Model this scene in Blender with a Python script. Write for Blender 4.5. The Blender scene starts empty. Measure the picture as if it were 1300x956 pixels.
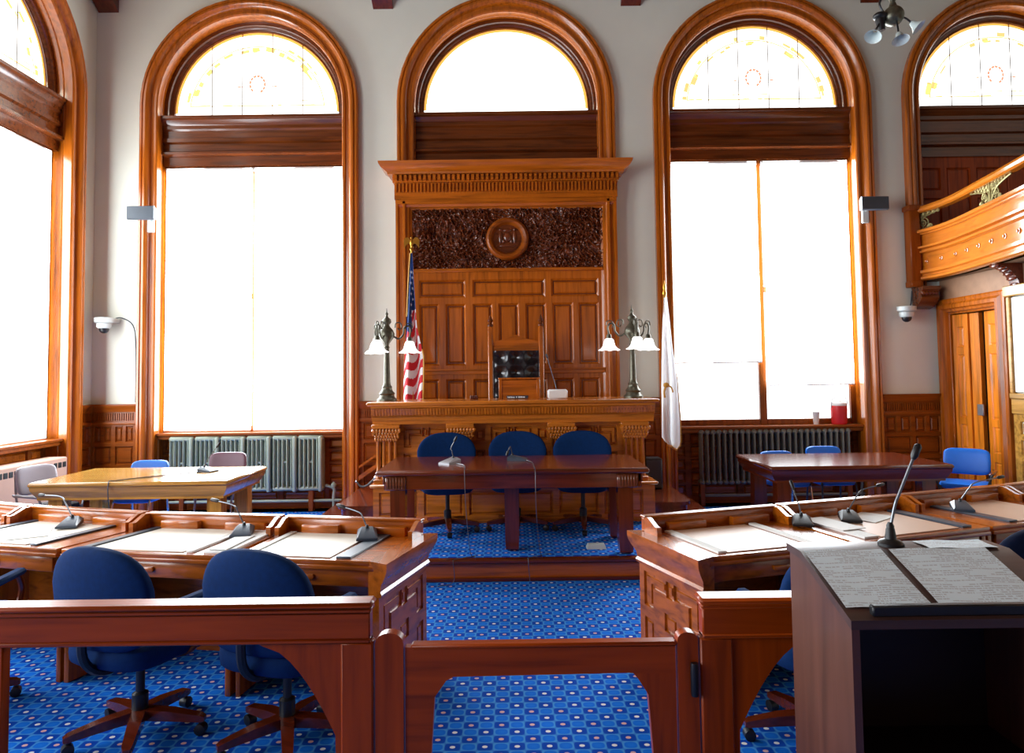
import bpy, math, random
from mathutils import Vector, Matrix, noise
RND = random.Random(11)
S = bpy.context.scene
COL = S.collection
PI = math.pi

# ------------------------------------------------------------------ camera
pitch, roll = math.radians(2.7), math.radians(0.75)
fwd = Vector((0, math.cos(pitch), math.sin(pitch)))
up0 = Vector((0, -math.sin(pitch), math.cos(pitch)))
r0 = Vector((1, 0, 0))
rt = r0 * math.cos(roll) - up0 * math.sin(roll)
upv = up0 * math.cos(roll) + r0 * math.sin(roll)
cam = bpy.data.cameras.new('camera'); camo = bpy.data.objects.new('camera', cam); COL.objects.link(camo)
mw = Matrix((rt, upv, -fwd)).transposed().to_4x4(); mw.translation = Vector((0, 0, 1.7))
camo.matrix_world = mw
cam.sensor_width = 36; cam.lens = 24; cam.shift_y = -44.5 / 1300; cam.clip_start = 0.05
S.camera = camo

# ------------------------------------------------------------------ sky, exposure
W = bpy.data.worlds.new('sky'); S.world = W; W.use_nodes = True
W.node_tree.nodes['Background'].inputs[0].default_value = (0.93, 0.97, 1.0, 1)
W.node_tree.nodes['Background'].inputs[1].default_value = 3.0
SHADE_POWER, SIDE_POWER, GLASS_POWER = 14.0, 10.0, 2.4
vs = S.view_settings
vs.view_transform = 'Standard'; vs.look = 'None'; vs.exposure = 0.12; vs.gamma = 1.0; vs.use_curve_mapping = False
S.cycles.max_bounces = 8; S.cycles.diffuse_bounces = 5; S.cycles.glossy_bounces = 4; S.cycles.transparent_max_bounces = 12
S.cycles.sample_clamp_indirect = 6.0

# ------------------------------------------------------------------ materials
def newmat(name):
    m = bpy.data.materials.new(name); m.use_nodes = True
    nt = m.node_tree; return m, nt, nt.nodes['Principled BSDF']
def N(nt, t, **kw):
    n = nt.nodes.new(t)
    for k, v in kw.items(): setattr(n, k, v)
    return n
def rgb(r, g, b):   # sRGB 0-255 -> linear
    f = lambda c: c / 255 / 12.92 if c / 255 <= .04045 else ((c / 255 + .055) / 1.055) ** 2.4
    return (f(r), f(g), f(b), 1)
def plain(name, col, rough=.5, metal=0, coat=0, emis=0, ecol=None, spec=.5, vary=.12, scale=6):
    m, nt, p = newmat(name)
    tc = N(nt, 'ShaderNodeTexCoord'); no = N(nt, 'ShaderNodeTexNoise'); no.inputs['Scale'].default_value = scale; no.inputs['Detail'].default_value = 5
    nt.links.new(tc.outputs['Object'], no.inputs['Vector'])
    r = N(nt, 'ShaderNodeValToRGB')
    r.color_ramp.elements[0].position = .3; r.color_ramp.elements[1].position = .7
    r.color_ramp.elements[0].color = tuple(c * (1 - vary) for c in col[:3]) + (1,)
    r.color_ramp.elements[1].color = tuple(min(1, c * (1 + vary)) for c in col[:3]) + (1,)
    nt.links.new(no.outputs[0], r.inputs[0]); nt.links.new(r.outputs[0], p.inputs['Base Color'])
    p.inputs['Roughness'].default_value = rough; p.inputs['Metallic'].default_value = metal
    p.inputs['Coat Weight'].default_value = coat; p.inputs['Specular IOR Level'].default_value = spec
    if emis:
        p.inputs['Emission Color'].default_value = ecol or col; p.inputs['Emission Strength'].default_value = emis
    return m
def wood(name, col, axis='x', rough=.24, coat=.45, contrast=.4, scale=1.0, spec=.5):
    m, nt, p = newmat(name)
    tc = N(nt, 'ShaderNodeTexCoord'); mp = N(nt, 'ShaderNodeMapping')
    s = [16 * scale] * 3; s['xyz'.index(axis)] = 1.1 * scale
    mp.inputs['Scale'].default_value = s
    nt.links.new(tc.outputs['Object'], mp.inputs[0])
    n1 = N(nt, 'ShaderNodeTexNoise'); n1.inputs['Scale'].default_value = 1.5; n1.inputs['Detail'].default_value = 7; n1.inputs['Distortion'].default_value = .6
    n2 = N(nt, 'ShaderNodeTexNoise'); n2.inputs['Scale'].default_value = .9; n2.inputs['Detail'].default_value = 3
    nt.links.new(mp.outputs[0], n1.inputs['Vector']); nt.links.new(tc.outputs['Object'], n2.inputs['Vector'])
    mx = N(nt, 'ShaderNodeMath', operation='MULTIPLY_ADD'); mx.inputs[1].default_value = .35
    nt.links.new(n2.outputs[0], mx.inputs[0]); nt.links.new(n1.outputs[0], mx.inputs[2])
    r = N(nt, 'ShaderNodeValToRGB'); e = r.color_ramp.elements
    e[0].position = .48; e[1].position = .86
    e[0].color = tuple(c * (1 - contrast) for c in col[:3]) + (1,)
    e[1].color = tuple(min(1, c * (1 + contrast * .6)) for c in col[:3]) + (1,)
    x = r.color_ramp.elements.new(.66); x.color = col
    nt.links.new(mx.outputs[0], r.inputs[0]); nt.links.new(r.outputs[0], p.inputs['Base Color'])
    p.inputs['Roughness'].default_value = rough; p.inputs['Coat Weight'].default_value = coat; p.inputs['Coat Roughness'].default_value = .12; p.inputs['Specular IOR Level'].default_value = spec
    b = N(nt, 'ShaderNodeBump'); b.inputs['Strength'].default_value = .06; b.inputs['Distance'].default_value = .01
    nt.links.new(n1.outputs[0], b.inputs['Height']); nt.links.new(b.outputs[0], p.inputs['Normal'])
    return m
OAK = rgb(168, 86, 14); OAKD = rgb(100, 46, 12); MAHO = rgb(92, 34, 14); LIGHT = rgb(186, 136, 62); CHERRY = rgb(136, 66, 12)
M = {}; RAILS = {}; BENCHES = {}
for a in 'xyz':
    M['oak' + a] = wood('oak_' + a, OAK, a)
    M['dark' + a] = wood('dark_oak_' + a, OAKD, a)
    M['maho' + a] = wood('mahogany_' + a, MAHO, a, rough=.2, coat=.35)
    M['light' + a] = wood('light_oak_' + a, LIGHT, a, rough=.2)
    RAILS[a] = wood('rail_wood_' + a, rgb(146, 56, 4), a, rough=.32, coat=.05, spec=.22)
    BENCHES[a] = wood('bench_oak_' + a, rgb(188, 106, 28), a)
    M['cherry' + a] = wood('cherry_' + a, CHERRY, a, rough=.32, coat=.05, spec=.22)
M['carved'] = wood('carved_walnut', rgb(100, 46, 20), 'x', rough=.22, coat=.6)
M['laminate'] = wood('brown_laminate', rgb(88, 52, 40), 'z', rough=.4, coat=.1, contrast=.3, scale=.8)
M['laminatex'] = wood('brown_laminate_x', rgb(70, 46, 40), 'x', rough=.4, coat=.1, contrast=.3, scale=.8)
M['lamshaded'] = plain('shade_darkened_laminate', rgb(24, 20, 22), .5)  # lectern interior: shade of the open cavity put into the laminate colour
M['door'] = wood('door_oak', rgb(226, 128, 30), 'z', rough=.3)
M['balcony'] = wood('balcony_oak', rgb(196, 110, 30), 'y', rough=.16, coat=.6, contrast=.2)
M['plaster'] = plain('plaster', rgb(219, 221, 208), .75, vary=.03, scale=2)
M['tanplaster'] = plain('tan_plaster', rgb(150, 112, 84), .6, vary=.12, scale=9)
M['ceil'] = plain('ceiling_paint', rgb(128, 98, 68), .8, vary=.03)
M['rad1'] = plain('radiator_sage', rgb(158, 170, 152), .45, vary=.08)
M['rad2'] = plain('radiator_grey', rgb(120, 116, 100), .45, vary=.08)
M['heater'] = plain('heater_pink_beige', rgb(186, 146, 126), .5, vary=.05)
M['black'] = plain('black_plastic', rgb(22, 23, 26), .4)
M['dgrey'] = plain('dark_grey_plastic', rgb(52, 60, 70), .4)
M['mic'] = plain('blue_grey_plastic', rgb(58, 70, 84), .35)
M['chrome'] = plain('chrome', rgb(200, 202, 205), .22, metal=1, vary=.04)
M['steel'] = plain('painted_steel', rgb(150, 150, 155), .35, metal=.6, vary=.05)
M['neck'] = plain('dark_steel_gooseneck', rgb(110, 114, 120), .3, metal=.8, vary=.04)
M['brass'] = plain('brass', rgb(200, 150, 60), .3, metal=1)
M['gold'] = plain('gold_fringe', rgb(214, 160, 60), .5)
M['bronze'] = plain('patinated_bronze', rgb(92, 90, 76), .34, metal=.6, vary=.3, scale=25)
M['iron'] = plain('gilded_iron', rgb(140, 128, 80), .45, metal=.5, vary=.35, scale=30)
M['blue'] = plain('blue_fabric', rgb(3, 40, 86), .85, vary=.12, scale=40, spec=.15)
M['navy'] = plain('navy_fabric', rgb(8, 20, 46), .85, vary=.12, scale=40, spec=.15)
M['bluevinyl'] = plain('bright_blue_vinyl', rgb(20, 110, 214), .4, vary=.06)
M['maroon'] = plain('maroon_vinyl', rgb(104, 66, 84), .4, vary=.06)
M['greyvinyl'] = plain('grey_vinyl', rgb(150, 145, 155), .35, vary=.06)
M['blackseat'] = plain('black_seat', rgb(28, 30, 38), .5)
M['leather'] = plain('black_leather', rgb(14, 17, 24), .22, coat=.4)
M['paper'] = plain('white_paper', rgb(226, 226, 222), .7, vary=.02)
M['blotL'] = plain('cream_blotter', rgb(224, 216, 200), .42, vary=.03)
M['blotR'] = plain('tan_blotter', rgb(206, 168, 140), .42, vary=.03)
M['camwhite'] = plain('camera_housing', rgb(188, 196, 194), .4, vary=.04)
M['jug'] = plain('red_plastic', rgb(214, 40, 44), .4)
M['white'] = plain('white_plastic', rgb(232, 232, 230), .4, vary=.02)
M['glassy'] = plain('frosted_glass_shade', rgb(240, 240, 236), .3, vary=.01, emis=1.0, ecol=(1, .98, .94, 1))
M['frostoff'] = plain('unlit_glass_shade', rgb(200, 214, 212), .25, vary=.02)
M['flagwhite'] = plain('flag_white', rgb(232, 232, 236), .8, vary=.02)
M['flagred'] = plain('flag_red', rgb(206, 34, 48), .8, vary=.05)
M['flagblue'] = plain('flag_blue', rgb(22, 58, 116), .8, vary=.05)
M['shade'] = plain('backlit_roller_shade', rgb(235, 233, 228), .8, vary=.01, emis=SHADE_POWER, ecol=(.86, .95, 1, 1))
M['sideshade'] = plain('dimmed_backlit_shade', rgb(228, 224, 216), .8, vary=.01, emis=SIDE_POWER, ecol=(.87, .95, 1, 1))  # unseen side windows: shade glow turned down only to darken the foreground
M['sglass'] = plain('backlit_white_stained_glass', rgb(235, 235, 225), .3, vary=.01, emis=GLASS_POWER, ecol=(1, .99, .96, 1))
M['samber'] = plain('backlit_amber_stained_glass', rgb(230, 140, 50), .3, vary=.1, emis=1.0, ecol=(1, .50, .10, 1))
M['sstraw'] = plain('backlit_straw_stained_glass', rgb(230, 190, 110), .3, vary=.1, emis=.95, ecol=(.95, .66, .24, 1))
M['sred'] = plain('backlit_red_stained_glass', rgb(220, 90, 60), .3, vary=.1, emis=1.0, ecol=(1, .36, .22, 1))
M['lead'] = plain('lead_came', rgb(60, 52, 30), .5)
m, nt, p = newmat('clear_glass')   # thin clear pane
nt.nodes.remove(p); o = nt.nodes['Material Output']
mix = N(nt, 'ShaderNodeMixShader'); tr = N(nt, 'ShaderNodeBsdfTransparent'); gl = N(nt, 'ShaderNodeBsdfGlossy'); fr = N(nt, 'ShaderNodeFresnel'); gl.inputs['Roughness'].default_value = .02
nt.links.new(fr.outputs[0], mix.inputs[0]); nt.links.new(tr.outputs[0], mix.inputs[1]); nt.links.new(gl.outputs[0], mix.inputs[2]); nt.links.new(mix.outputs[0], o.inputs[0])
M['clear'] = m
m, nt, p = newmat('thin_white_flag_cloth'); p.inputs['Base Color'].default_value = rgb(236, 238, 242); p.inputs['Roughness'].default_value = .8
mix = N(nt, 'ShaderNodeMixShader'); mix.inputs[0].default_value = .55; tr = N(nt, 'ShaderNodeBsdfTranslucent'); tr.inputs[0].default_value = (.9, .9, .92, 1)
nt.links.new(p.outputs[0], mix.inputs[1]); nt.links.new(tr.outputs[0], mix.inputs[2]); nt.links.new(mix.outputs[0], nt.nodes['Material Output'].inputs[0]); M['thincloth'] = m
def carpet_mat():
    m, nt, p = newmat('blue_trellis_carpet')
    tc = N(nt, 'ShaderNodeTexCoord'); sx = N(nt, 'ShaderNodeSeparateXYZ'); nt.links.new(tc.outputs['Object'], sx.inputs[0])
    def mth(op, a, b=None):
        n = N(nt, 'ShaderNodeMath', operation=op)
        for i, v in enumerate((a, b)):
            if v is None: continue
            if isinstance(v, (int, float)): n.inputs[i].default_value = v
            else: nt.links.new(v, n.inputs[i])
        return n.outputs[0]
    u = mth('MULTIPLY', sx.outputs[0], 2 * PI / .148); v = mth('MULTIPLY', sx.outputs[1], 2 * PI / .128)
    cu, cv = mth('COSINE', u), mth('COSINE', v)
    g = mth('MULTIPLY', cu, cv)      # +1 on every dot, lines where it is strongly negative / zero
    r = N(nt, 'ShaderNodeValToRGB'); e = r.color_ramp.elements
    gg = mth('MULTIPLY_ADD', g, .5); nt.nodes[-1].inputs[2].default_value = .5
    e[0].position = 0.0; e[0].color = rgb(16, 112, 222); e[1].position = .3; e[1].color = rgb(10, 104, 216)
    for q, c in ((.40, rgb(64, 144, 218)), (.47, rgb(64, 144, 218)), (.56, rgb(2, 70, 182)), (.84, rgb(0, 64, 172)), (.9, rgb(0, 64, 172))):
        x = e.new(q); x.color = c
    nt.links.new(gg, r.inputs[0])
    dot = mth('GREATER_THAN', g, .86); white = mth('GREATER_THAN', cu, 0.0)
    dc = N(nt, 'ShaderNodeMix', data_type='RGBA'); dc.inputs[6].default_value = rgb(214, 176, 176); dc.inputs[7].default_value = rgb(226, 230, 232)
    nt.links.new(white, dc.inputs[0])
    fin = N(nt, 'ShaderNodeMix', data_type='RGBA'); nt.links.new(dot, fin.inputs[0]); nt.links.new(r.outputs[0], fin.inputs[6]); nt.links.new(dc.outputs[2], fin.inputs[7])
    no = N(nt, 'ShaderNodeTexNoise'); no.inputs['Scale'].default_value = 180; nt.links.new(tc.outputs['Object'], no.inputs['Vector'])
    b = N(nt, 'ShaderNodeBump'); b.inputs['Strength'].default_value = .3; b.inputs['Distance'].default_value = .004
    nt.links.new(no.outputs[0], b.inputs['Height']); nt.links.new(b.outputs[0], p.inputs['Normal'])
    nt.links.new(fin.outputs[2], p.inputs['Base Color']); p.inputs['Roughness'].default_value = .95; p.inputs['Specular IOR Level'].default_value = .1
    return m
M['carpet'] = carpet_mat()
def print_mat():   # typed page: rows of small grey words
    m, nt, p = newmat('typed_page')
    tc = N(nt, 'ShaderNodeTexCoord'); sx = N(nt, 'ShaderNodeSeparateXYZ'); nt.links.new(tc.outputs['Object'], sx.inputs[0])
    def mth(op, a, b=None):
        n = N(nt, 'ShaderNodeMath', operation=op)
        for i, v in enumerate((a, b)):
            if v is None: continue
            if isinstance(v, (int, float)): n.inputs[i].default_value = v
            else: nt.links.new(v, n.inputs[i])
        return n.outputs[0]
    ln = mth('MULTIPLY', sx.outputs[1], 120.0); row = mth('FLOOR', ln); fr_ = mth('FRACT', ln)
    cb = N(nt, 'ShaderNodeCombineXYZ'); nt.links.new(mth('MULTIPLY', sx.outputs[0], 230.0), cb.inputs[0]); nt.links.new(mth('MULTIPLY', row, 3.7), cb.inputs[1])
    no = N(nt, 'ShaderNodeTexNoise'); no.inputs['Scale'].default_value = 1.0; no.inputs['Detail'].default_value = 1; nt.links.new(cb.outputs[0], no.inputs['Vector'])
    cb2 = N(nt, 'ShaderNodeCombineXYZ'); nt.links.new(mth('MULTIPLY', sx.outputs[0], 9.0), cb2.inputs[0]); nt.links.new(mth('MULTIPLY', row, 1.9), cb2.inputs[1])
    no2 = N(nt, 'ShaderNodeTexNoise'); no2.inputs['Scale'].default_value = 1.0; nt.links.new(cb2.outputs[0], no2.inputs['Vector'])
    ink = mth('MULTIPLY', mth('MULTIPLY', mth('GREATER_THAN', no.outputs[0], .44), mth('GREATER_THAN', no2.outputs[0], .46)), mth('LESS_THAN', fr_, .5))
    mxn = N(nt, 'ShaderNodeMix', data_type='RGBA'); mxn.inputs[6].default_value = rgb(226, 242, 250); mxn.inputs[7].default_value = rgb(190, 198, 204)
    nt.links.new(ink, mxn.inputs[0]); nt.links.new(mxn.outputs[2], p.inputs['Base Color']); p.inputs['Roughness'].default_value = .6
    return m
M['typed'] = print_mat()

# ------------------------------------------------------------------ mesh builder
class MB:
    def __init__(s, F=None): s.v, s.f, s.mi, s.F, s.slot, s.uv = [], [], [], F, 0, None
    def add(s, vs, fs):
        o = len(s.v)
        s.v += [Vector(s.F(*p)) if s.F else Vector(p) for p in vs]
        s.f += [tuple(i + o for i in f) for f in fs]; s.mi += [s.slot] * len(fs)
    def box(s, x0, x1, y0, y1, z0, z1, c=.004):
        c = min(c, abs(x1 - x0) * .4, abs(y1 - y0) * .4, abs(z1 - z0) * .4)
        if c <= 0:
            s.add([(x, y, z) for x in (x0, x1) for y in (y0, y1) for z in (z0, z1)], [(0, 1, 3, 2), (4, 6, 7, 5), (0, 4, 5, 1), (2, 3, 7, 6), (0, 2, 6, 4), (1, 5, 7, 3)]); return
        lo, hi = (x0, y0, z0), (x1, y1, z1); V = []; I = {}
        for k in range(8):
            sg = ((k >> 2) & 1, (k >> 1) & 1, k & 1)
            for a in range(3):
                q = [hi[i] - c if sg[i] else lo[i] + c for i in range(3)]
                q[a] = hi[a] if sg[a] else lo[a]
                I[sg, a] = len(V); V.append(tuple(q))
        Fc = []
        for a in range(3):
            b, d = (a + 1) % 3, (a + 2) % 3
            for sa in (0, 1):
                q = []
                for sb, sd in ((0, 0), (1, 0), (1, 1), (0, 1)):
                    g = [0] * 3; g[a], g[b], g[d] = sa, sb, sd; q.append(I[tuple(g), a])
                Fc.append(tuple(q))
            for sb in (0, 1):
                for sd in (0, 1):
                    g0 = [0] * 3; g1 = [0] * 3
                    g0[b], g0[d] = sb, sd; g1[a], g1[b], g1[d] = 1, sb, sd
                    Fc.append((I[tuple(g0), b], I[tuple(g1), b], I[tuple(g1), d], I[tuple(g0), d]))
        for k in range(8):
            sg = ((k >> 2) & 1, (k >> 1) & 1, k & 1); Fc.append((I[sg, 0], I[sg, 1], I[sg, 2]))
        s.add(V, Fc)
    def prism(s, poly, axis, a0, a1):
        n = len(poly)
        def P(q, a):
            return {'x': (a, q[0], q[1]), 'y': (q[0], a, q[1]), 'z': (q[0], q[1], a)}[axis]
        s.add([P(q, a0) for q in poly] + [P(q, a1) for q in poly],
              [tuple(range(n)), tuple(range(2 * n - 1, n - 1, -1))] + [(i, (i + 1) % n, n + (i + 1) % n, n + i) for i in range(n)])
    def loft(s, rings, cap=True, closed=True):
        n = len(rings[0]); V = [p for r in rings for p in r]; Fc = []
        for k in range(len(rings) - 1):
            for i in range(n if closed else n - 1):
                j = (i + 1) % n; Fc.append((k * n + i, k * n + j, (k + 1) * n + j, (k + 1) * n + i))
        if cap: Fc += [tuple(range(n)), tuple(range((len(rings) - 1) * n, len(rings) * n))]
        s.add(V, Fc)
    def lathe(s, prof, n=20, c=(0, 0, 0), axis='z', cap=True):
        rings = []
        for r, h in prof:
            ring = []
            for i in range(n):
                a = 2 * PI * i / n; p = (r * math.cos(a), r * math.sin(a))
                q = {'z': (p[0], p[1], h), 'y': (p[0], h, p[1]), 'x': (h, p[0], p[1])}[axis]
                ring.append((c[0] + q[0], c[1] + q[1], c[2] + q[2]))
            rings.append(ring)
        s.loft(rings, cap)
    def tube(s, pts, r=.01, n=8, cap=True):
        P = [Vector(p) for p in pts]; rings = []; prev = None
        for i, p in enumerate(P):
            t = (P[min(i + 1, len(P) - 1)] - P[max(i - 1, 0)]).normalized()
            if prev is None:
                ref = Vector((0, 0, 1)) if abs(t.z) < .9 else Vector((1, 0, 0)); u = t.cross(ref).normalized()
            else: u = (prev - t * prev.dot(t)).normalized()
            prev = u; w = t.cross(u); rr = r[i] if isinstance(r, (list, tuple)) else r
            rings.append([tuple(p + (u * math.cos(2 * PI * k / n) + w * math.sin(2 * PI * k / n)) * rr) for k in range(n)])
        s.loft(rings, cap)
    def ell(s, rx, ry, rz, c=(0, 0, 0), e1=1, e2=1, nu=20, nv=12, fn=None):   # superellipsoid
        sp = lambda x, e: math.copysign(abs(x) ** e, x)
        V = []
        for j in range(nv + 1):
            ph = -PI / 2 + PI * j / nv
            for i in range(nu):
                th = 2 * PI * i / nu
                q = (rx * sp(math.cos(ph), e1) * sp(math.cos(th), e2), ry * sp(math.cos(ph), e1) * sp(math.sin(th), e2), rz * sp(math.sin(ph), e1))
                if fn: q = fn(*q)
                V.append((q[0] + c[0], q[1] + c[1], q[2] + c[2]))
        Fc = [(j * nu + i, j * nu + (i + 1) % nu, (j + 1) * nu + (i + 1) % nu, (j + 1) * nu + i) for j in range(nv) for i in range(nu)]
        s.add(V, Fc)
    def grid(s, fn, nu, nv):
        V = [fn(i / nu, j / nv) for j in range(nv + 1) for i in range(nu + 1)]; w = nu + 1
        s.add(V, [(j * w + i, j * w + i + 1, (j + 1) * w + i + 1, (j + 1) * w + i) for j in range(nv) for i in range(nu)])
    def build(s, name, mats, parent=None, off=None, smooth=40, fix=True):
        me = bpy.data.meshes.new(name)
        V = [v - off for v in s.v] if off is not None else s.v
        me.from_pydata([tuple(v) for v in V], [], s.f)
        mats = mats if isinstance(mats, (list, tuple)) else [mats]
        for m_ in mats: me.materials.append(m_)
        if any(s.mi): me.polygons.foreach_set('material_index', s.mi)
        if fix:
            import bmesh
            bm = bmesh.new(); bm.from_mesh(me); bmesh.ops.remove_doubles(bm, verts=bm.verts, dist=1e-5); bmesh.ops.recalc_face_normals(bm, faces=bm.faces); bm.to_mesh(me); bm.free()
        if smooth:
            me.polygons.foreach_set('use_smooth', [True] * len(me.polygons)); me.set_sharp_from_angle(angle=math.radians(smooth))
        o = bpy.data.objects.new(name, me); COL.objects.link(o)
        if parent is not None:
            o.parent = parent
        return o
def tag(o, label=None, cat=None, group=None, kind=None):
    if label: o['label'] = label
    if cat: o['category'] = cat
    if group: o['group'] = group
    if kind: o['kind'] = kind
    return o
def thing(name, label, cat, loc=(0, 0, 0), rz=0, group=None):
    o = bpy.data.objects.new(name, None); COL.objects.link(o); o.empty_display_size = .1
    o.location = loc; o.rotation_euler = (0, 0, rz)
    return tag(o, label, cat, group)
def wb(t, fn, name, mat, **kw):     # part of t whose mesh is described in room coordinates
    mb = MB(); fn(mb); return mb.build(name, mat, t, off=Vector(t.location), **kw)
def struct(o): o['kind'] = 'structure'; return o
def kids(o): return [c for c in bpy.data.objects if c.parent == o]
def copy_tree(o, parent=None):
    c = o.copy(); COL.objects.link(c)
    if parent is not None: c.parent = parent
    for ch in kids(o): copy_tree(ch, c)
    return c
def smoothpath(pts, n=8):
    P = [Vector(p) for p in pts]; out = []
    for i in range(len(P) - 1):
        a, b, c, d = P[max(i - 1, 0)], P[i], P[i + 1], P[min(i + 2, len(P) - 1)]
        for k in range(n):
            t = k / n
            out.append(.5 * ((2 * b) + (c - a) * t + (2 * a - 5 * b + 4 * c - d) * t * t + (3 * b - a - 3 * c + d) * t ** 3))
    out.append(P[-1]); return out

# ---- framed panelling: proud rails with sunk holes, one raised field per hole
def rect(a, b, c, d): return [(a, c), (b, c), (b, d), (a, d)]
def inside(p, poly):
    x, y = p; r = False
    for i in range(len(poly)):
        (x0, y0), (x1, y1) = poly[i], poly[i - 1]
        if (y0 > y) != (y1 > y) and x < (x1 - x0) * (y - y0) / (y1 - y0) + x0: r = not r
    return r
def inset(poly, d):
    n = len(poly); area = sum(poly[i - 1][0] * poly[i][1] - poly[i][0] * poly[i - 1][1] for i in range(n))
    if area < 0: poly = poly[::-1]
    out = []
    for i in range(n):
        p0, p1, p2 = poly[i - 1], poly[i], poly[(i + 1) % n]
        def off(a, b):
            dx, dy = b[0] - a[0], b[1] - a[1]; l = math.hypot(dx, dy); return (-dy / l * d, dx / l * d)
        o1, o2 = off(p0, p1), off(p1, p2); out.append((p1[0] + o1[0] + o2[0], p1[1] + o1[1] + o2[1]))
    return out
def panelling(name, parent, F, U0, U1, V0, V1, polys, mat, pmat, depth=.022, gap=.006, raised=.016, bev=.016, back=.02, off=None, slope=.012):
    mb = MB(F)
    us = sorted(set([round(q, 5) for q in (U0, U1)] + [round(p[0], 5) for P in polys for p in P])); vs_ = sorted(set([round(q, 5) for q in (V0, V1)] + [round(p[1], 5) for P in polys for p in P]))
    hole = {}
    for i in range(len(us) - 1):
        for j in range(len(vs_) - 1):
            c = ((us[i] + us[i + 1]) / 2, (vs_[j] + vs_[j + 1]) / 2); hole[i, j] = any(inside(c, P) for P in polys)
    for (i, j), h in hole.items():
        d = -depth if h else 0
        mb.add([(us[i], vs_[j], d), (us[i + 1], vs_[j], d), (us[i + 1], vs_[j + 1], d), (us[i], vs_[j + 1], d)], [(0, 1, 2, 3)])
        for di, dj, e in ((1, 0, ((us[i + 1], vs_[j]), (us[i + 1], vs_[j + 1]))), (0, 1, ((us[i], vs_[j + 1]), (us[i + 1], vs_[j + 1])))):
            h2 = hole.get((i + di, j + dj))
            if h2 is not None and h2 != h:
                mb.add([(*e[0], 0), (*e[1], 0), (*e[1], -depth), (*e[0], -depth)], [(0, 1, 2, 3)])
    for a, b in (((U0, V0), (U1, V0)), ((U1, V0), (U1, V1)), ((U1, V1), (U0, V1)), ((U0, V1), (U0, V0))):
        mb.add([(*a, 0), (*b, 0), (*b, -depth - back), (*a, -depth - back)], [(0, 1, 2, 3)])
    for P in polys:
        a, b = inset(P, 0), inset(P, slope); n = len(a)
        mb.add([(*q, 0) for q in a] + [(*q, -depth) for q in b], [(i, (i + 1) % n, n + (i + 1) % n, n + i) for i in range(n)])
    fr = mb.build(name, mat, parent, off=off, smooth=0)
    tgt = fr if parent is None else parent
    for P in polys:
        a, b = inset(P, gap + slope), inset(P, gap + slope + bev); n = len(a)
        pb = MB(F)
        pb.add([(*q, -depth) for q in a] + [(*q, -depth + raised) for q in b], [tuple(range(n, 2 * n))] + [(i, (i + 1) % n, n + (i + 1) % n, n + i) for i in range(n)])
        pb.build('panel', pmat, tgt, off=off, smooth=0)
    return fr
def key_pattern(u0, u1, v0, v1, g):   # corner L pieces, a centre square and small squares between
    w, h = u1 - u0, v1 - v0; a, b = w * .43, h * .43; t, s = w * .18, h * .18; out = []
    for fx in (0, 1):
        for fy in (0, 1):
            P = [(0, 0), (a, 0), (a, s), (t, s), (t, b), (0, b)]
            out.append([((u1 - x if fx else u0 + x), (v1 - y if fy else v0 + y)) for x, y in P])
    cu, cv = (u0 + u1) / 2, (v0 + v1) / 2
    out.append(rect(cu - w * .11, cu + w * .11, cv - h * .11, cv + h * .11))
    out.append(rect(cu - w * .07, cu + w * .07, v0 + g, v0 + h * .2)); out.append(rect(cu - w * .07, cu + w * .07, v1 - h * .2, v1 - g))
    return out

# ------------------------------------------------------------------ room shell
D = 8.67; XL = -5.34; XR = 5.43; ZT = 7.6; ZC = 5.2
CX = {1: 6.965, 2: -3.335, 3: -.04, 4: 3.25, 5: 6.47}
def backF(cx): return lambda u, p, z: (cx + u, D - p, z)
def leftF(cy): return lambda u, p, z: (XL + p, cy + u, z)
def wall_openings(name, W2, u0, u1, ops, mat):
    # ops: (centre, z0); W2(u,p,z) -> room; thickness .35
    mb = MB(W2); r = 1.33; n = 24; T = -.35
    cur = u0
    def quad(a, b, z0, z1):
        for p in (0, T): mb.add([(a, p, z0), (b, p, z0), (b, p, z1), (a, p, z1)], [(0, 1, 2, 3)])
    for c, z0 in sorted(ops):
        quad(cur, c - r, 0, ZT); cur = c + r
        if z0 > 0: quad(c - r, c + r, 0, z0)
        pts = [(c + r * math.cos(PI - PI * i / n), ZC + r * math.sin(PI - PI * i / n)) for i in range(n + 1)]
        for a, b in zip(pts, pts[1:]):
            for p in (0, T): mb.add([(a[0], p, a[1]), (b[0], p, b[1]), (b[0], p, ZT), (a[0], p, ZT)], [(0, 1, 2, 3)])
        edge = [(c - r, z0)] + pts + [(c + r, z0)]
        for a, b in zip(edge, edge[1:] + edge[:1]): mb.add([(a[0], 0, a[1]), (b[0], 0, b[1]), (b[0], T, b[1]), (a[0], T, a[1])], [(0, 1, 2, 3)])
    quad(cur, u1, 0, ZT)
    return struct(mb.build(name, mat, smooth=0))
wall_openings('wall_back', lambda u, p, z: (u, D - p, z), XL - .35, 9.3, [(CX[2], 0), (CX[3], 4.3), (CX[4], 0), (CX[5], 2.8)], M['plaster'])
LW = [CX[1], 3.6, .25]
wall_openings('wall_left', lambda u, p, z: (XL + p, u, z), -2.6, D, [(c, 0) for c in LW], M['plaster'])
mb = MB(); mb.box(XL - .4, 9.3, -2.6, 9.25, -.1, 0, 0); struct(mb.build('floor', M['carpet'], smooth=0))
mb = MB(); mb.box(XL - .4, 9.3, -2.6, 9.1, ZT, ZT + .1, 0); struct(mb.build('ceiling', M['ceil'], smooth=0))
mb = MB(); mb.box(9.2, 9.3, -2.6, 9.0, 0, ZT, 0); struct(mb.build('wall_gallery', M['plaster'], smooth=0))
mb = MB(); mb.box(XL - .4, 9.3, -2.7, -2.6, 0, ZT, 0); struct(mb.build('wall_rear', M['darkz'], smooth=0))
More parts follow.
